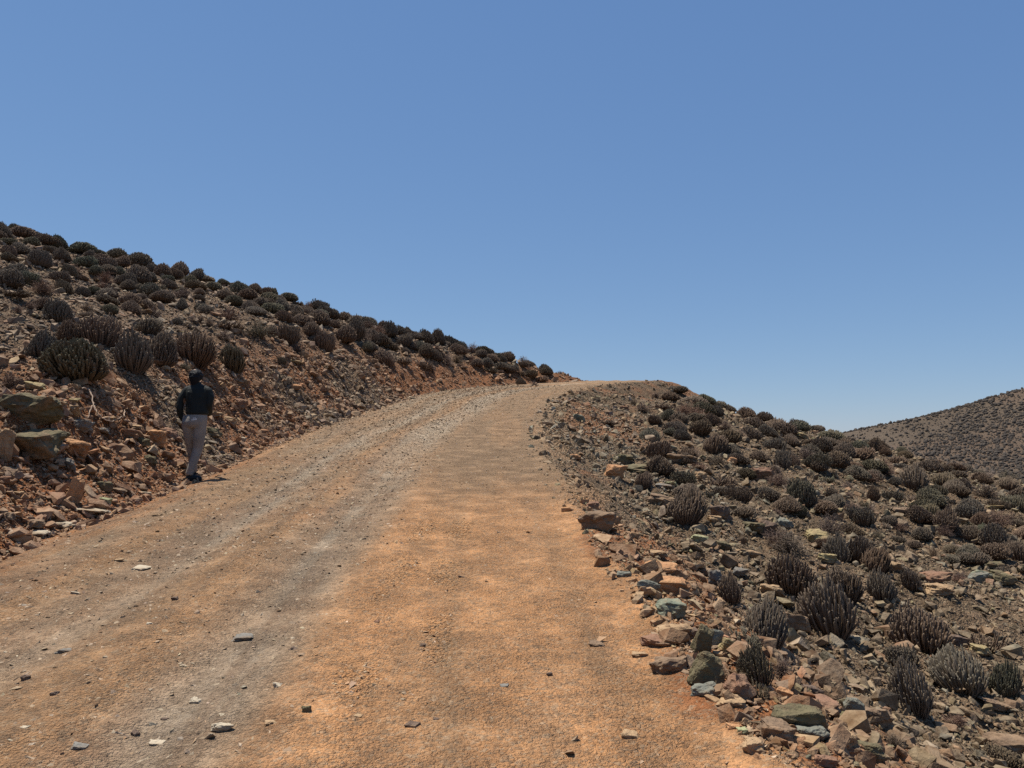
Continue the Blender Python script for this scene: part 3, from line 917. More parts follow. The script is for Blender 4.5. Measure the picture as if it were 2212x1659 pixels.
def shrub_proto(name, n, seed):
    """a leafless wiry shrub of thin brown twigs"""
    g = np.random.default_rng(seed)
    tubes = []
    for i in range(n):
        ph = g.uniform(0, 6.283); el = g.uniform(.15, 1.5)
        dr_ = np.array((math.cos(el) * math.cos(ph), math.cos(el) * math.sin(ph), math.sin(el)))
        L = g.uniform(.55, 1.0)
        tip = dr_ * np.array((.5, .5, .95)) * L + g.normal(size=3) * .04
        root = np.array((dr_[0] * .06, dr_[1] * .06, -.05))
        tt = np.linspace(0, 1, 4)[:, None]
        path = root + (tip - root) * tt + g.normal(size=(4, 3)) * .025 * tt
        tubes.append(tube_np(path, np.array([.009, .007, .0055, .003]), 3))
        for q in range(6):
            s0 = g.uniform(.35, 1.0)
            p0 = root + (tip - root) * s0
            d2 = dr_ * .5 + g.normal(size=3) * .6; d2 /= np.linalg.norm(d2)
            l2 = g.uniform(.08, .22)
            pm_ = p0 + d2 * l2 * .5 + g.normal(size=3) * .015
            p1 = p0 + d2 * l2 + g.normal(size=3) * .03
            p1[2] = max(p1[2], .02)
            tubes.append(tube_np(np.array([p0, pm_, p1]), np.array([.005, .0042, .0028]), 3, 0, .4, 1))
    V, F, T = join_tubes(tubes)
    return np_mesh(name, V, F, False, attrs={'along': T})


def plant_material(name, low, high, tip):
    t = NT(name)
    al = t.attr('along', 'Fac')
    rnd = t.node('ShaderNodeObjectInfo').outputs['Random']
    nz = t.noise(t.obj(), 30, 3, .6)
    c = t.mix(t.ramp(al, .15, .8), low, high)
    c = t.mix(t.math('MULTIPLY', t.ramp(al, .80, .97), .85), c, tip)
    c = t.mix(t.math('MULTIPLY', rnd, .7), c, t.mix(1.0, c, (1.18, .86, .72), 'MULTIPLY'))
    rn2 = t.math('FRACT', t.math('MULTIPLY', rnd, 7.31))
    c = t.mix(t.ramp(rn2, .55, 1.0), c, t.mix(1.0, c, (.80, .98, .86), 'MULTIPLY'))
    c = t.mix(t.math('MULTIPLY', t.ramp(t.noise(t.obj(), 3.0, 2, .5), .56, .68), .6), c, (.15, .105, .075))
    c = t.mix(t.math('MULTIPLY', t.ramp(nz, .4, .65), .4), c, t.mix(1.0, c, (.62, .6, .6), 'MULTIPLY'))
    t.base(c)
    t.b.inputs['Roughness'].default_value = .8
    t.bump(t.noise(t.obj(), 90, 2, .6), .6, .01)
    return t.m


M_CLUMP = plant_material('spurge_stems', (.12, .088, .062), (.16, .13, .095), (.20, .182, .138))
M_TWIG = plant_material('dry_twigs', (.15, .105, .08), (.19, .14, .11), (.22, .17, .135))

PD = [clump_proto('dome_clump_stems', 560, .0160, 'dome', 500 + i) for i in range(8)]
PF = [clump_proto('finger_clump_stems', 350, .0155, 'open', 520 + i) for i in range(8)]
PL = [clump_proto('sprawling_clump_stems', 150, .018, 'lie', 540 + i) for i in range(2)]
PS = [shrub_proto('dry_shrub_twigs', 95, 560 + i) for i in range(3)]
for me in PD + PF + PL: me.materials.append(M_CLUMP)
for me in PS: me.materials.append(M_TWIG)

BUSH = """
A 560 1320 440 290 D;A 310 1130 230 180 D;A 420 870 250 190 D;A 505 1030 230 150 D;A 725 1040 350 260 F;A 1065 960 200 140 F;A 955 1245 290 260 F;A 1150 1180 280 230 D
A 1410 1200 330 260 F;A 1690 1235 240 230 F;A 1620 1010 180 80 S;A 290 470 140 120 D;A 450 425 110 80 D;A 508 535 90 95 D;A 160 380 150 85 D;A 60 390 120 70 D;A 75 430 110 60 D
A 25 250 110 120 D;A 110 210 100 60 D;A 160 260 150 90 D;A 262 235 110 65 D;A 290 310 90 70 D;A 230 320 120 70 D;A 60 310 120 60 D;A 375 300 140 70 D;A 430 330 120 80 D;A 365 370 90 55 D
A 580 310 120 50 D;A 580 380 160 75 D;A 620 460 150 90 D;A 740 460 140 90 D;A 705 350 120 50 D;A 850 390 140 70 D;A 870 470 110 70 D;A 985 400 110 40 D;A 1000 480 160 100 D;A 1085 440 110 60 D
A 990 590 160 120 D;A 890 610 140 85 D;A 770 590 130 90 S;A 770 520 130 70 D;A 1110 510 90 70 D;A 1180 530 110 80 D;A 1300 520 120 85 D;A 1270 560 130 80 D;A 1220 580 90 50 D;A 1370 590 100 60 D
A 1430 620 150 60 D;A 1430 550 120 50 D;A 1500 540 100 40 D;A 1545 640 110 70 D;A 1625 570 80 40 D;A 1630 700 150 70 D;A 1720 600 110 50 D;A 1790 700 150 80 D;A 1850 610 90 50 D;A 1910 650 110 50 D
A 1960 690 90 60 D;A 1860 820 130 60 D;A 1790 780 80 60 D;A 1650 860 180 110 S;A 1660 930 200 90 L;A 1110 690 190 90 D;A 1170 730 160 80 D;A 1320 780 80 70 D;A 1330 690 170 90 S;A 930 760 140 90 F
A 790 740 150 60 D;A 600 680 90 75 D;A 680 670 100 60 D;A 760 690 140 70 D;A 810 690 120 80 D;A 470 660 130 90 D;A 310 690 180 130 S;A 210 600 150 100 F;A 70 620 180 130 D;A 110 530 150 80 D
A 130 820 90 60 S;A 1100 830 160 80 S;A 1400 870 100 50 S;A 1880 1010 250 140 S;A 1830 760 110 60 D;A 70 1360 200 120 S;A 90 700 180 70 L;A 1520 900 120 60 S;A 1970 800 150 90 D;A 1340 1220 110 50 S;A 1560 1215 100 40 S
B 70 300 190 150 F;B 215 240 110 90 D;B 320 340 190 150 F;B 385 170 110 60 D;B 460 285 150 100 D;B 555 275 150 130 F;B 270 145 180 90 D;B 360 110 150 80 D;B 470 100 100 60 D;B 550 130 140 70 D
B 640 130 140 80 D;B 640 180 120 60 S;B 130 360 120 80 S;B 640 360 90 70 D;B 715 300 170 80 D;B 800 330 130 70 L;B 770 440 200 110 F;B 890 440 120 80 L;B 720 240 150 90 S;B 800 240 130 90 D
B 760 150 110 60 D;B 820 140 90 50 D;B 880 215 85 55 D;B 885 160 90 55 D;B 935 205 70 55 D;B 970 190 70 50 D;B 910 310 100 90 F;B 980 255 90 50 D;B 1000 340 90 60 D;B 1070 280 120 80 D
B 1145 290 110 95 D;B 1045 190 80 35 D;B 1120 200 110 40 D;B 1060 390 130 85 D;B 1140 415 90 70 D;B 1140 340 80 45 S;B 1250 280 120 80 D;B 1210 210 70 35 D;B 1320 290 90 55 D;B 1300 370 130 70 D
B 1400 355 110 80 S;B 1480 310 130 60 D;B 1470 390 90 60 D;B 1535 430 100 65 D;B 1580 360 80 50 D;B 1530 355 80 50 D;B 1210 450 110 90 S;B 1050 470 110 90 L;B 1110 500 60 60 S;B 1660 390 110 70 F
B 1765 425 110 70 S;B 1820 410 80 50 D;B 1920 450 110 45 S;B 2040 485 60 25 S;B 1310 400 60 30 S;B 1400 430 70 30 S;B 20 450 60 120 F
C 1170 320 140 55 D;C 1110 370 120 60 F;C 1290 400 200 70 D;C 1410 400 130 70 D;C 1500 430 130 60 D;C 1240 500 170 110 S;C 820 410 80 50 S;C 900 480 150 70 S;C 1000 350 80 40 S;C 1000 570 120 80 F
C 1100 530 100 80 D;C 1185 570 130 80 F;C 1350 560 210 90 D;C 1390 480 160 80 D;C 1500 500 100 80 D;C 1180 620 120 70 D;C 1110 655 90 50 D;C 1360 670 170 120 F;C 1475 810 190 170 F;C 1570 620 120 80 S
C 1650 700 160 100 F;C 1740 520 130 75 D;C 1610 450 90 55 D;C 1720 430 110 50 D;C 1890 490 130 60 D;C 1810 600 170 90 D;C 1960 610 170 100 F;C 1960 780 230 130 F;C 1780 690 150 90 D;C 2030 930 120 150 F
C 600 580 120 60 L;C 215 570 40 40 S;C 880 560 40 40 S;C 960 690 150 110 F;C 1020 870 180 160 F;C 980 900 90 80 S;C 900 1120 140 130 F;C 1230 1070 220 130 F;C 1500 1080 200 150 L;C 1240 1400 340 240 F
C 1690 1200 170 130 F;C 1710 1330 180 80 F;C 2000 1080 150 110 S;C 1270 700 80 50 S;C 2000 1590 200 170 S;C 1350 950 160 60 S
D 330 1010 270 270 D;D 440 730 190 130 F;D 600 720 220 130 D;D 370 600 160 90 D;D 300 410 220 80 F;D 440 400 110 50 D;D 400 530 160 60 D;D 560 500 170 90 D;D 730 560 150 80 D;D 640 560 200 70 F
D 760 650 200 110 F;D 800 610 130 90 D;D 890 540 110 60 D;D 980 520 80 40 D;D 900 640 60 50 S;D 1000 610 90 60 D;D 1090 680 140 70 F;D 1150 730 130 60 F;D 1130 580 80 50 D;D 1170 620 110 50 D
D 880 850 200 110 S;D 1000 780 180 110 S;D 1250 900 250 180 F;D 1350 740 170 90 D;D 1480 750 120 80 F;D 1440 680 90 40 D;D 1600 740 130 60 F;D 1660 740 90 60 D;D 1590 800 110 50 D;D 1480 880 190 120 F
D 1640 890 120 80 D;D 1610 950 160 90 F;D 1830 960 250 130 S;D 2010 900 160 90 F;D 2070 1050 160 130 F;D 1930 1050 140 80 F;D 1780 780 200 60 S;D 910 980 100 100 F;D 1190 990 120 70 L;D 830 1190 220 170 F
D 1340 1140 180 140 F;D 1490 1240 220 150 F;D 1510 1070 120 60 S;D 1690 1150 150 120 F;D 1930 1200 200 130 S;D 2090 1190 90 60 F;D 1700 1330 160 110 F;D 1810 1280 120 80 F;D 1910 1400 250 170 D;D 2090 1480 150 150 F
D 1400 1450 90 120 S;D 1130 1250 130 80 S;D 560 1250 200 170 S;D 230 1440 350 200 S;D 940 1290 140 80 S;D 620 1470 170 190 F;D 790 1500 200 200 F;D 920 1550 200 220 F;D 480 1370 100 70 F;D 130 860 160 110 S
D 710 950 80 40 S;D 1600 1650 150 60 S
E 740 235 140 170 F;E 1040 195 270 190 F;E 1310 220 200 170 F;E 1500 215 150 130 F;E 1650 165 130 150 F;E 915 430 230 250 F;E 1235 405 290 240 F;E 1700 480 290 230 F;E 800 450 180 130 L;E 870 640 190 230 F
E 990 600 110 80 S;E 1610 570 170 110 F;E 1660 790 250 230 F;E 1830 590 150 100 F;E 1900 690 300 180 F;E 2110 690 120 170 F;E 2030 460 190 130 L;E 870 700 100 90 L;E 2110 1060 200 90 F;E 1870 860 120 60 S;E 1560 960 130 80 S;E 1890 120 80 50 S
"""
bushes = []
for tok in BUSH.replace('\n', ';').split(';'):
    tok = tok.split()
    if len(tok) != 6: continue
    v, cx, by, w, h, k = tok
    ox, oy, s_ = VIEWS[v]
    bushes.append([ox + float(cx) * s_, oy + float(by) * s_, float(w) * s_, float(h) * s_, k, v])

sky_l = monoterp([-50, 0, 300, 600, 900, 1100, 1240], [470, 497, 565, 638, 722, 778, 822])
sky_r = monoterp([1380, 1450, 1600, 1815, 2000, 2250], [840, 858, 892, 937, 992, 1050])
bushes += [[603.5 + a * .2976, 658.3 + b * .2976, w_ * .2976, h_ * .2976, 'D', 'B'] for a, b, w_, h_ in
           ((20, 60, 120, 80), (110, 75, 120, 80), (200, 90, 120, 70), (40, 130, 130, 80), (150, 150, 140, 80), (-60, 40, 110, 70), (-140, 20, 110, 70), (300, 80, 90, 50))]
for side, cnt in (('l', 78), ('r', 92)):
    made = 0
    while made < cnt:
        if side == 'l':
            px = random.uniform(-10, 1180); py = float(sky_l(px)) + 8 + 150 * random.random() ** 1.5 * (1 - px / 1500)
        else:
            px = random.uniform(1420, 2225); py = float(sky_r(px)) + 8 + 210 * random.random() ** 1.3
        w = random.uniform(22, 42) * (.8 if px > 800 and side == 'l' else 1) * (1.15 if side == 'r' else 1)
        if any(abs(px - b[0]) < .48 * (w + b[2]) and abs((py - w * .35) - (b[1] - b[3] / 2)) < .42 * (w * .7 + b[3]) for b in bushes):
            if random.random() < .97: continue
        bushes.append([px, py, w, w * random.uniform(.5, .7), random.choice('DDDFSL' if w < 32 else 'DDDDFS'), 'X'])
        made += 1

KINDW = {'D': ('dome_spurge', 'succulent shrub', 'rounded dark dome of tightly packed cactus-like stems'),
         'F': ('finger_spurge', 'succulent shrub', 'dark clump of upright cactus-like finger stems'),
         'L': ('sprawling_spurge', 'succulent shrub', 'loose sprawling tangle of cactus-like stems'),
         'S': ('dry_shrub', 'dry shrub', 'thin leafless brown twiggy shrub')}
PROT = {'D': PD, 'F': PF, 'L': PL, 'S': PS}

# landmarks that labels may name: picture place and words
MARKS = [(411, 950, 'the walking person'), (70, 930, 'the layered outcrop'), (165, 790, 'the broadest dome clump'),
         (1330, 1030, 'the pale orange boulder'), (1636, 1020, 'the big reddish boulder'), (1470, 860, 'the road crest'),
         (1735, 1050, 'the egg-shaped clump'), (1565, 1530, 'the largest olive boulder'), (1790, 1330, 'the big round clump'),
         (2170, 1630, 'the bottom right corner'), (1230, 822, 'the hillside foot end'),
         (1975, 1500, 'the lowest round clump'), (400, 590, 'the hill crest dip'), (1550, 1100, 'the dark cracked boulder'),
         (0, 500, 'the highest hill point'), (900, 720, 'the mid hill crest'), (1850, 940, 'the far hill foot'),
         (560, 760, 'the tall finger clumps'), (2000, 1250, 'the bare stony strip'), (1470, 1330, 'the mottled green boulder'),
         (1120, 800, 'the last crest bushes'), (640, 900, 'the left road edge'), (90, 1340, 'the left wheel track'), (860, 1640, 'the near road end')]


def where_words(px, py):
    best = min(MARKS, key=lambda m: math.hypot(m[0] - px, m[1] - py))
    dx, dy = px - best[0], py - best[1]
    if math.hypot(dx, dy) < 22: rel = 'at'
    elif abs(dx) > 1.6 * abs(dy): rel = 'right of' if dx > 0 else 'left of'
    elif abs(dy) > 1.6 * abs(dx): rel = 'below' if dy > 0 else 'above'
    else: rel = ('lower ' if dy > 0 else 'upper ') + ('right of' if dx > 0 else 'left of')
    return rel, best[2]


used_labels = {}


def unique_label(obj, text, px, py):
    used_labels.setdefault(text, []).append((obj, px, py))


hits = cast([b[0] for b in bushes], [b[1] for b in bushes])
bush_objs = []
for i, (b, (hx, hy, miss)) in enumerate(zip(bushes, hits)):
    px, py, w, h, k, v = b
    W = w * hy / FPX * (1.02 if w > 55 else (1.22 if px < 1240 else 1.36))
    Ht = h * hy / FPX * (.98 if w > 55 else 1.08)
    Ht = min(Ht, W * .88)
    d = math.hypot(hx, hy)
    if not miss:
        hx += hx / d * W * .30; hy += hy / d * W * .30
    z0 = float(H(np.array([hx]), np.array([hy]))[0])
    nm, cat, words_ = KINDW[k]
    me = random.choice(PROT[k])
    o = link_mesh(nm, me)
    o.location = (hx, hy, z0 - .05 * Ht)
    o.rotation_euler = (random.uniform(-.06, .06), random.uniform(-.02, .12), random.uniform(0, 6.28))
    o.scale = (W, W * random.uniform(.75, 1.08), Ht * 1.08)
    o['category'] = cat
    left = px < 1235 and (hx < road_l(hy) + .3)
    o['group'] = {'D': 'domed spurge clumps', 'F': 'finger-stemmed spurge clumps', 'L': 'sprawling spurge clumps', 'S': 'dry twiggy shrubs'}[k] + (' on the left hillside' if left else ' on the slope right of the road')
    size = 'small' if w < 30 else ('mid-sized' if w < 62 else 'large')
    rel, mark = where_words(px, py - h / 2)
    short = {'D': 'dark domed succulent', 'F': 'dark finger-stemmed succulent', 'L': 'sprawling tangled succulent', 'S': 'brown leafless shrub'}[k]
    unique_label(o, f"{size} {short}, {rel} {mark}", px, py)
    bush_objs.append(o)

# the rocks
rk = []
for r in ROCKS:
    ox, oy, s_ = VIEWS[r[0]]
    rk.append((ox + r[1] * s_, oy + r[2] * s_, r[3] * s_, r[4] * s_, r[5], r[6], r[0]))
hits = cast([r[0] for r in rk], [r[1] for r in rk])
for i, (r, (hx, hy, miss)) in enumerate(zip(rk, hits)):
    px, py, w, h, c, lab, v = r
    W = w * hy / FPX * 1.12; Ht = h * hy / FPX
    road_stone = v == 'G'
    flatr = 'ledge' in lab or (c == 'pale' and v == 'F')
    dep = W * random.uniform(.6, .9)
    if flatr: dep = W * .7
    Ht_r = Ht * (.72 if W > .2 else .85)
    if 'broad olive slab' in lab: Ht_r *= 1.2
    name = 'boulder' if w > 28 else 'stone'
    me = rock_mesh(name, W, dep, max(Ht_r, .22 * W * (.5 if flatr else 1)) * 1.25, 900 + i, random.uniform(.45, .85))
    d = math.hypot(hx, hy)
    hx += hx / d * dep * .35; hy += hy / d * dep * .35
    z0 = float(H(np.array([hx]), np.array([hy]))[0])
    o = link_mesh(name, me, ROCKC[c])
    zz = z0 - (.22 * Ht if not flatr else .28 * Ht + .03)
    if road_stone: zz = z0 - .1 * Ht
    if v != 'G' and dep > .25:
        zf = float(H(np.array([hx - hx / d * dep * .4]), np.array([hy - hy / d * dep * .4]))[0])
        zz = zz * .45 + (zf - .12 * Ht) * .55
    o.location = (hx, hy, zz)
    yaw = random.uniform(-.35, .35)
    o.rotation_euler = (random.uniform(-.06, .12), random.uniform(-.05, .2), yaw)
    o['category'] = 'rock'
    if lab: o['label'] = lab
    else:
        size = 'small' if w < 24 else ('mid-sized' if w < 45 else 'large')
        shp = 'slab' if h < w * .45 else 'rock'
        rel, mark = where_words(px, py)
        unique_label(o, f"{size} {CW[c]} {shp} {rel} {mark}", px, py)
    o['group'] = 'stones lying on the road' if v == 'G' else ('rocks in the left bank' if px < 1150 else 'rocks on the slope right of the road')

ORD = ['leftmost'] + [q + ' from left' for q in 'second third fourth fifth sixth seventh eighth ninth tenth eleventh twelfth thirteenth fourteenth'.split()]
for text, lst in used_labels.items():
    if len(lst) == 1:
        lst[0][0]['label'] = text
    else:
        lst.sort(key=lambda t: t[1])
        n = len(lst)
        for j, (o, a_, b_) in enumerate(lst):
            w_ = ORD[j] if (j < n - 1 and j < 14) else 'rightmost'
            o['label'] = f"{w_} {text}"

# thousands of the same bushes on the far hill, and a sprinkling on the unseen flanks
n = 85000
x = RNG.uniform(40, 330, n); y = RNG.uniform(108, 262, n)
keep = RNG.uniform(0, 1, n) < .15 + 1.1 * smooth(.3, .65, fbm(x * .05, y * .035, 401, 4))
x, y = x[keep], y[keep]; n = len(x)
V = []; F = []
th = np.arange(6) * math.pi / 3
ring = [(np.cos(th) * r_, np.sin(th) * r_, z_) for r_, z_ in ((.44, -.1), (.52, .25), (.36, .58))]
dome = np.array([[a, b, zz] for (ca, sa, zz) in ring for a, b in zip(ca, sa)] + [[0, 0, .74]])
df = []
for i in range(2):
    for j in range(6):
        j2 = (j + 1) % 6
        df += [(i * 6 + j, i * 6 + j2, (i + 1) * 6 + j2), (i * 6 + j, (i + 1) * 6 + j2, (i + 1) * 6 + j)]
for j in range(6): df.append((12 + j, 12 + (j + 1) % 6, 18))
df = np.array(df)
wv = powersize(n, .30, 1.15, 1.6); hv = wv * RNG.uniform(.7, 1.05, n)
zz = far_hill(x, y)
jit = 1 + RNG.normal(size=(n, len(dome), 1)) * .12
V = np.stack([x, y, zz], 1)[:, None, :] + dome[None] * jit * np.stack([wv, wv, hv], 1)[:, None, :]
Ff = (df[None] + (np.arange(n) * len(dome))[:, None, None]).reshape(-1, 3)
fm = NT('far_shrubs')
fm.base(fm.mix(fm.ramp(fm.noise(fm.pos(), .5, 3, .6), .4, .6), (.048, .040, .034), (.068, .056, .046)))
link_mesh('distant_shrubbery', np_mesh('distant_shrubbery', V.reshape(-1, 3), Ff, True), fm.m, kind='stuff', label='countless tiny dark bushes dotted over the far hill')

# dry roots hanging out of the cut bank
rootm = NT('dry_root_bark')
rootm.base(rootm.mix(rootm.noise(rootm.obj(), 20), (.28, .19, .13), (.42, .32, .24)))
pts_list = [[(640, 1345), (670, 1400), (675, 1470), (705, 1520), (740, 1560)], [(675, 1470), (650, 1510), (640, 1560)], [(705, 1520), (690, 1480), (675, 1440)],
            [(740, 1560), (800, 1590), (900, 1545)], [(900, 1545), (905, 1500)], [(590, 1340), (640, 1350), (665, 1390)]]
tubes = []
for pl in pts_list:
    q = [(a * .2976, 438.9 + b * .2976) for a, b in pl]
    hh = cast([a for a, b in q], [b for a, b in q])
    pp = np.array([(h_[0] * .985, h_[1] * .985, P(a, b, h_[1] * .985)[2]) for h_, (a, b) in zip(hh, q)])
    tt = np.linspace(0, len(pp) - 1, 12)
    path = np.stack([np.interp(tt, np.arange(len(pp)), pp[:, k]) for k in range(3)], 1)
    path += RNG.normal(size=path.shape) * .006
    tubes.append(tube_np(path, np.linspace(.011, .005, 12), 5))
V_, F_, T_ = join_tubes(tubes)
o = link_mesh('dry_root', np_mesh('dry_root', V_, F_, True), rootm.m)
o['category'] = 'root'; o['label'] = 'pale dry branching roots hanging from the cut bank left of the person'

# ------------------------------------------------------------------ the walking person
def blob_mesh(name, parts, voxel, smooth_n=3, grow=0.0):
    """parts: closed (verts, faces) shells fused into one continuous surface"""
    bm = bmesh.new()
    for V, F in parts:
        vs = [bm.verts.new(tuple(v)) for v in V]
        for f in F:
            try: bm.faces.new([vs[i] for i in f])
            except ValueError: pass
    bmesh.ops.recalc_face_normals(bm, faces=bm.faces)
    me = bpy.data.meshes.new(name + '_source'); bm.to_mesh(me); bm.free()
    o = bpy.data.objects.new(name, me); COL.objects.link(o)
    m = o.modifiers.new('r', 'REMESH'); m.mode = 'VOXEL'; m.voxel_size = voxel; m.use_smooth_shade = True
    m2 = o.modifiers.new('s', 'SMOOTH'); m2.iterations = smooth_n; m2.factor = .5
    dg = bpy.context.evaluated_depsgraph_get()
    out = bpy.data.meshes.new_from_object(o.evaluated_get(dg))
    out.name = name
    bpy.data.objects.remove(o); bpy.data.meshes.remove(me)
    for p in out.polygons: p.use_smooth = True
    return out


def limb(pts, rad, n=14, sub=5, flat=1.0):
    """closed tapered tube through pts"""
    pts = np.array(pts, float); rad = np.array(rad, float)
    t = np.linspace(0, len(pts) - 1, (len(pts) - 1) * sub + 1)
    path = np.stack([np.interp(t, np.arange(len(pts)), pts[:, k]) for k in range(3)], 1)
    for _ in range(2): path[1:-1] = (path[:-2] + 2 * path[1:-1] + path[2:]) / 4
    r = np.interp(t, np.arange(len(pts)), rad)
    d0 = path[0] - path[1]; d0 /= np.linalg.norm(d0); d1 = path[-1] - path[-2]; d1 /= np.linalg.norm(d1)
    path = np.concatenate([[path[0] + d0 * r[0] * .75], [path[0] + d0 * r[0] * .5], path, [path[-1] + d1 * r[-1] * .5], [path[-1] + d1 * r[-1] * .75]])
    r = np.concatenate([[r[0] * .35], [r[0] * .8], r, [r[-1] * .8], [r[-1] * .35]])
    V, F, T = tube_np(path, r, n)
    k = len(path)
    return V, F + [tuple(range(n))[::-1], tuple(range((k - 1) * n, k * n))]


def loft(rings, n=24):
    """closed body of level ellipses (cx, cy, z, rx, ry)"""
    V = []; F = []
    for cx, cy, z_, rx, ry in rings:
        for j in range(n):
            a = 2 * math.pi * j / n
            V.append((cx + rx * math.cos(a), cy + ry * math.sin(a), z_))
    for i in range(len(rings) - 1):
        for j in range(n):
            F.append((i * n + j, i * n + (j + 1) % n, (i + 1) * n + (j + 1) % n, (i + 1) * n + j))
    F += [tuple(range(n))[::-1], tuple(range((len(rings) - 1) * n, len(rings) * n))]
    return V, F


def ball(c, r, n=16, m=10):
    return loft([(c[0], c[1], c[2] + r[2] * math.cos(math.pi * (i / m)), max(.002, r[0] * math.sin(math.pi * i / m)), max(.002, r[1] * math.sin(math.pi * i / m)))
                 for i in range(m + 1)][::-1], n)


def hand(w, dirv, side, curl):
    """palm, five unequal curled fingers; w wrist, dirv pointing to the knuckles, side = thumb direction"""
    w = np.array(w); d = np.array(dirv, float); d /= np.linalg.norm(d)
    s_ = np.array(side, float); s_ -= d * s_.dot(d); s_ /= np.linalg.norm(s_)
    nrm = np.cross(d, s_) * curl
    parts = [limb([w, w + d * .045, w + d * .085], [.024, .034, .032], 12)]
    for j, L in enumerate((.068, .078, .074, .058)):
        k0 = w + d * .088 + s_ * (.028 - j * .018)
        k1 = k0 + d * L * .42 + nrm * L * .15
        k2 = k1 + d * L * .22 + nrm * L * .30
        k3 = k2 - d * L * .02 + nrm * L * .30
        parts.append(limb([k0 - d * .02, k0, k1, k2, k3], [.0095, .0098, .009, .0083, .0075], 8, 3))
    t0 = w + d * .03 + s_ * .024
    parts.append(limb([t0, t0 + s_ * .018 + d * .025 + nrm * .01, t0 + s_ * .018 + d * .055 + nrm * .022], [.012, .011, .0085], 8, 3))
    return parts


hip_r, knee_r, shin_r, ank_r = (.105, .0, .88), (.072, .035, .50), (.018, -.015, .27), (-.028, -.03, .10)
hip_l, knee_l, shin_l, ank_l = (-.070, .0, .88), (-.078, .13, .53), (-.088, .22, .33), (-.095, .31, .135)
sh_l, el_l, wr_l = (-.135, .035, 1.395), (-.205, -.03, 1.13), (-.165, .03, .935)
sh_r, el_r, wr_r = (.205, .035, 1.395), (.228, .0, 1.165), (.165, .20, 1.04)
torso = [(.055, 0, .90, .15, .10), (.055, 0, 1.04, .135, .095), (.04, .01, 1.15, .135, .10), (.035, .02, 1.30, .155, .105), (.038, .03, 1.42, .165, .095),
         (.03, .035, 1.475, .10, .07), (.02, .04, 1.50, .055, .055)]
body_parts = [loft(torso), limb([(.02, .04, 1.44), (.005, .045, 1.56)], [.055, .052]), ball((0, .045, 1.635), (.078, .096, .112), 20, 14),
              limb([(0, .125, 1.64), (0, .152, 1.615)], [.012, .014], 8, 2),                                     # nose
              ball((-.083, .04, 1.63), (.012, .02, .032), 10, 8), ball((.083, .04, 1.63), (.012, .02, .032), 10, 8),  # ears
              ball((0, .128, 1.583), (.026, .012, .010), 10, 6), ball((0, .118, 1.545), (.035, .022, .018), 10, 6),   # mouth, chin
              limb([hip_r, knee_r, shin_r, ank_r], [.085, .055, .05, .038]), limb([hip_l, knee_l, shin_l, ank_l], [.085, .055, .05, .038]),
              limb([ank_r, (.0, .01, .035), (.085, .08, .03)], [.036, .036, .026]), limb([ank_l, (-.095, .35, .075), (-.10, .46, .07)], [.036, .036, .026]),
              limb([sh_l, el_l, wr_l], [.048, .038, .026]), limb([sh_r, el_r, wr_r], [.048, .038, .026])]
for ex in (-.03, .03): body_parts.append(ball((ex, .128, 1.645), (.012, .008, .008), 8, 6))
body_parts += hand(wr_l, (.02, .05, -1), (0, 1, 0), 1) + hand(wr_r, (-.75, .6, -.25), (0, .3, 1), -1)
jacket_parts = [loft([(.060, .0, 1.025, .163, .125), (.060, .0, 1.06, .172, .130), (.052, .005, 1.14, .168, .126), (.042, .015, 1.27, .172, .126), (.038, .025, 1.37, .182, .122),
                      (.036, .03, 1.43, .158, .108), (.032, .035, 1.475, .105, .082), (.02, .042, 1.515, .070, .066), (.016, .045, 1.545, .062, .062)]),
                limb([sh_l, (-.20, .0, 1.28), el_l, (-.205, .0, 1.03), (-.172, .025, .95)], [.068, .060, .056, .048, .040]),
                limb([sh_r, (.25, .015, 1.29), el_r, (.215, .09, 1.09), (.172, .18, 1.045)], [.068, .060, .056, .048, .040]),
                limb([(-.07, .03, 1.45), (-.13, .03, 1.41)], [.045, .058]), limb([(.14, .03, 1.45), (.20, .03, 1.41)], [.045, .058])]
# folds of the back
for a_, b_ in (((.10, -.085, 1.36), (.03, -.100, 1.22)), ((.13, -.090, 1.30), (.06, -.100, 1.19)), ((.09, -.105, 1.16), (.00, -.112, 1.07)), ((-.06, -.080, 1.38), (-.09, -.088, 1.25))):
    jacket_parts.append(limb([a_, b_], [.012, .009], 8, 3))
pants_parts = [loft([(.055, .0, 1.075, .145, .105), (.055, .0, 1.03, .152, .115), (.045, -.008, .97, .172, .130), (.022, -.012, .91, .188, .134), (.018, -.008, .86, .186, .122), (.018, .0, .82, .165, .10)]),
               limb([(.108, -.005, .86), (.092, .012, .68), knee_r, shin_r, (-.026, -.032, .115)], [.098, .088, .074, .066, .058]),
               limb([(-.074, .0, .86), (-.078, .06, .68), knee_l, shin_l, (-.094, .295, .155)], [.098, .086, .072, .064, .056])]


def cloth(name, rgb, rough, wr):
    t = NT(name)
    p = t.obj()
    n1 = t.noise(p, 9, 4, .6)
    t.base(t.mix(t.ramp(n1, .35, .7), rgb, tuple(c * .75 for c in rgb)))
    t.bump(t.math('ADD', n1, t.math('MULTIPLY', t.noise(p, 240, 2, .5), .12)), wr, .02)
    t.b.inputs['Roughness'].default_value = rough
    return t.m


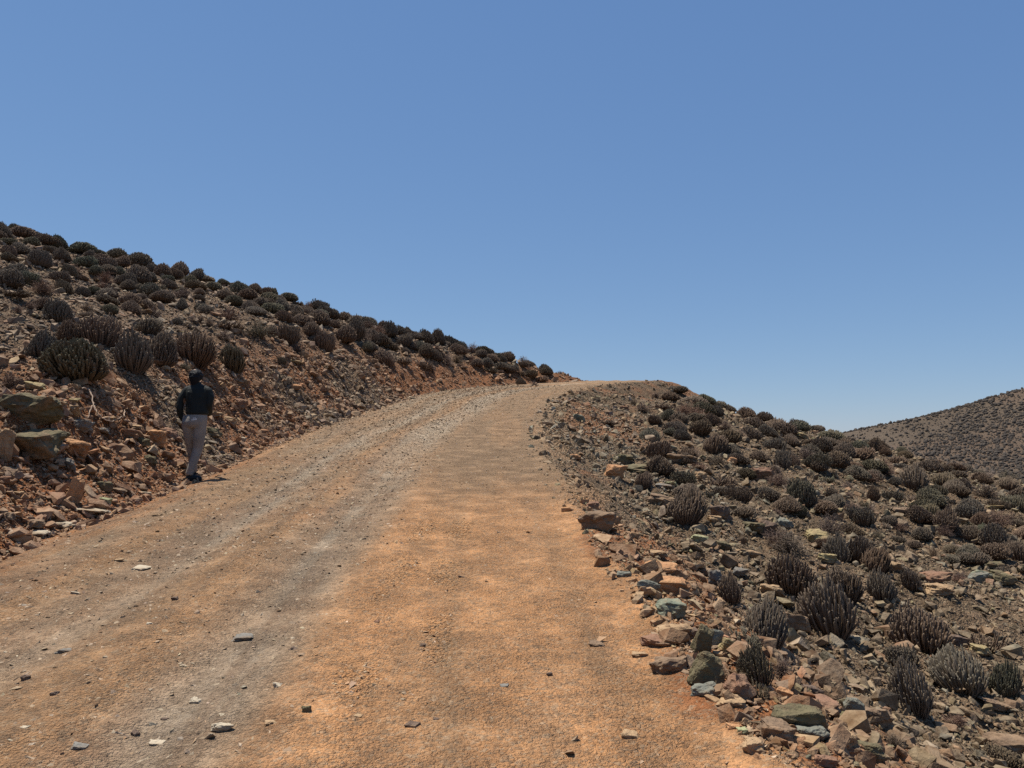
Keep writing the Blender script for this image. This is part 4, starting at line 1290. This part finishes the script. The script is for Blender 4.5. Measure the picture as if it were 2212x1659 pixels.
m_skin = NT('skin'); m_skin.base((.22, .12, .075)); m_skin.b.inputs['Roughness'].default_value = .5
m_jacket = cloth('black_jacket_cloth', (.016, .018, .016), .62, .8)
m_pants = cloth('grey_jersey', (.25, .225, .20), .9, .9)
m_hair = cloth('black_curls', (.010, .010, .012), .6, 1.0)
m_shoe = cloth('black_shoe', (.014, .014, .016), .5, .3)
m_white = NT('white_print'); m_white.base((.75, .74, .72))
m_dev = NT('grey_case'); m_dev.base((.20, .20, .20)); m_dev.b.inputs['Roughness'].default_value = .35

(px_h, py_h, _m) = cast([411], [1041])[0]
foot = Vector((px_h, py_h + .05, float(H(np.array([px_h]), np.array([py_h + .05]))[0]) + .012))
person = bpy.data.objects.new('person', None); COL.objects.link(person)
person.location = foot
person['label'] = 'person in black jacket and light grey trousers walking away up the left road edge'
person['category'] = 'person'
person.scale = (1.03, 1.03, 1.03)
link_mesh('body', blob_mesh('body', body_parts, .007, 2), m_skin.m, person)
jk = link_mesh('jacket', blob_mesh('jacket', jacket_parts, .009, 3), m_jacket, person)
pt = link_mesh('trousers', blob_mesh('trousers', pants_parts, .009, 4), m_pants, person)
hair_parts = [ball((0, .045, 1.640), (.100, .108, .100), 20, 14), limb([(0, .015, 1.61), (0, .012, 1.53)], [.092, .068], 14, 3)]
for k in range(150):
    a_ = random.uniform(0, 6.28); e_ = random.uniform(-.75, 1.5)
    if math.sin(a_) > .45 and e_ < .5: continue
    c_ = (math.cos(a_) * math.cos(e_) * .098, .045 + math.sin(a_) * math.cos(e_) * .105, 1.640 + math.sin(e_) * .096)
    hair_parts.append(ball(c_, (random.uniform(.009, .015),) * 3, 8, 6))
hr = link_mesh('hair', blob_mesh('hair', hair_parts, .007, 1), m_hair, person)


def shoe_parts(heel, toe):
    h_ = np.array(heel, float); t_ = np.array(toe, float)
    d_ = (t_ - h_); L_ = np.linalg.norm(d_); d_ /= L_
    return [limb([h_ + (0, 0, .045), h_ + d_ * L_ * .35 + (0, 0, .05), h_ + d_ * L_ * .7 + (0, 0, .04), t_ + (0, 0, .032)], [.040, .046, .046, .034], 14, 4),
            limb([h_ + d_ * .03 + (0, 0, .05), h_ + d_ * .03 + (0, 0, .105)], [.042, .045], 14, 3),
            limb([h_ + (0, 0, .014), h_ + d_ * L_ * .5 + (0, 0, .014), t_ + (0, 0, .014)], [.036, .040, .036], 14, 4)]


link_mesh('shoe', blob_mesh('shoe', shoe_parts((-.045, -.055, 0), (.10, .075, .005)), .007, 2), m_shoe, person)
link_mesh('shoe', blob_mesh('shoe', shoe_parts((-.095, .27, .035), (-.115, .46, .05)), .007, 2), m_shoe, person)
pv = np.array([v.co[:] for v in pt.data.vertices])
V = []; F = []
for (cx, cz, w_, t_, tilt_) in ((.072, .972, .042, .006, .12), (.078, .958, .062, .007, .10), (.066, .943, .086, .008, .08)):
    b0 = len(V)
    nseg = 8
    for i in range(nseg + 1):
        x_ = cx - w_ / 2 + w_ * i / nseg
        for dz in (-t_ / 2, t_ / 2):
            z_ = cz + (x_ - cx) * tilt_ + dz
            near_ = pv[np.hypot(pv[:, 0] - x_, pv[:, 2] - z_) < .014]
            V.append((x_, float(near_[:, 1].min()) - .0025, z_))
    for i in range(nseg): F.append((b0 + 2 * i, b0 + 2 * i + 2, b0 + 2 * i + 3, b0 + 2 * i + 1))
link_mesh('printed_logo', np_mesh('printed_logo', V, F), m_white.m, pt)
bm = bmesh.new()
bmesh.ops.create_cube(bm, size=1)
bmesh.ops.scale(bm, vec=(.052, .014, .125), verts=bm.verts)
bmesh.ops.bevel(bm, geom=list(bm.edges), offset=.004, segments=2, affect='EDGES')
me = bpy.data.meshes.new('phone'); bm.to_mesh(me); bm.free()
dev = link_mesh('phone', me, m_dev.m)
dev.location = foot + Vector((-.137, -.018, .955)) * 1.03; dev.rotation_euler = (.1, .16, .35)
dev['label'] = 'slim grey phone held upright in the left hand of the walking person'; dev['category'] = 'phone'
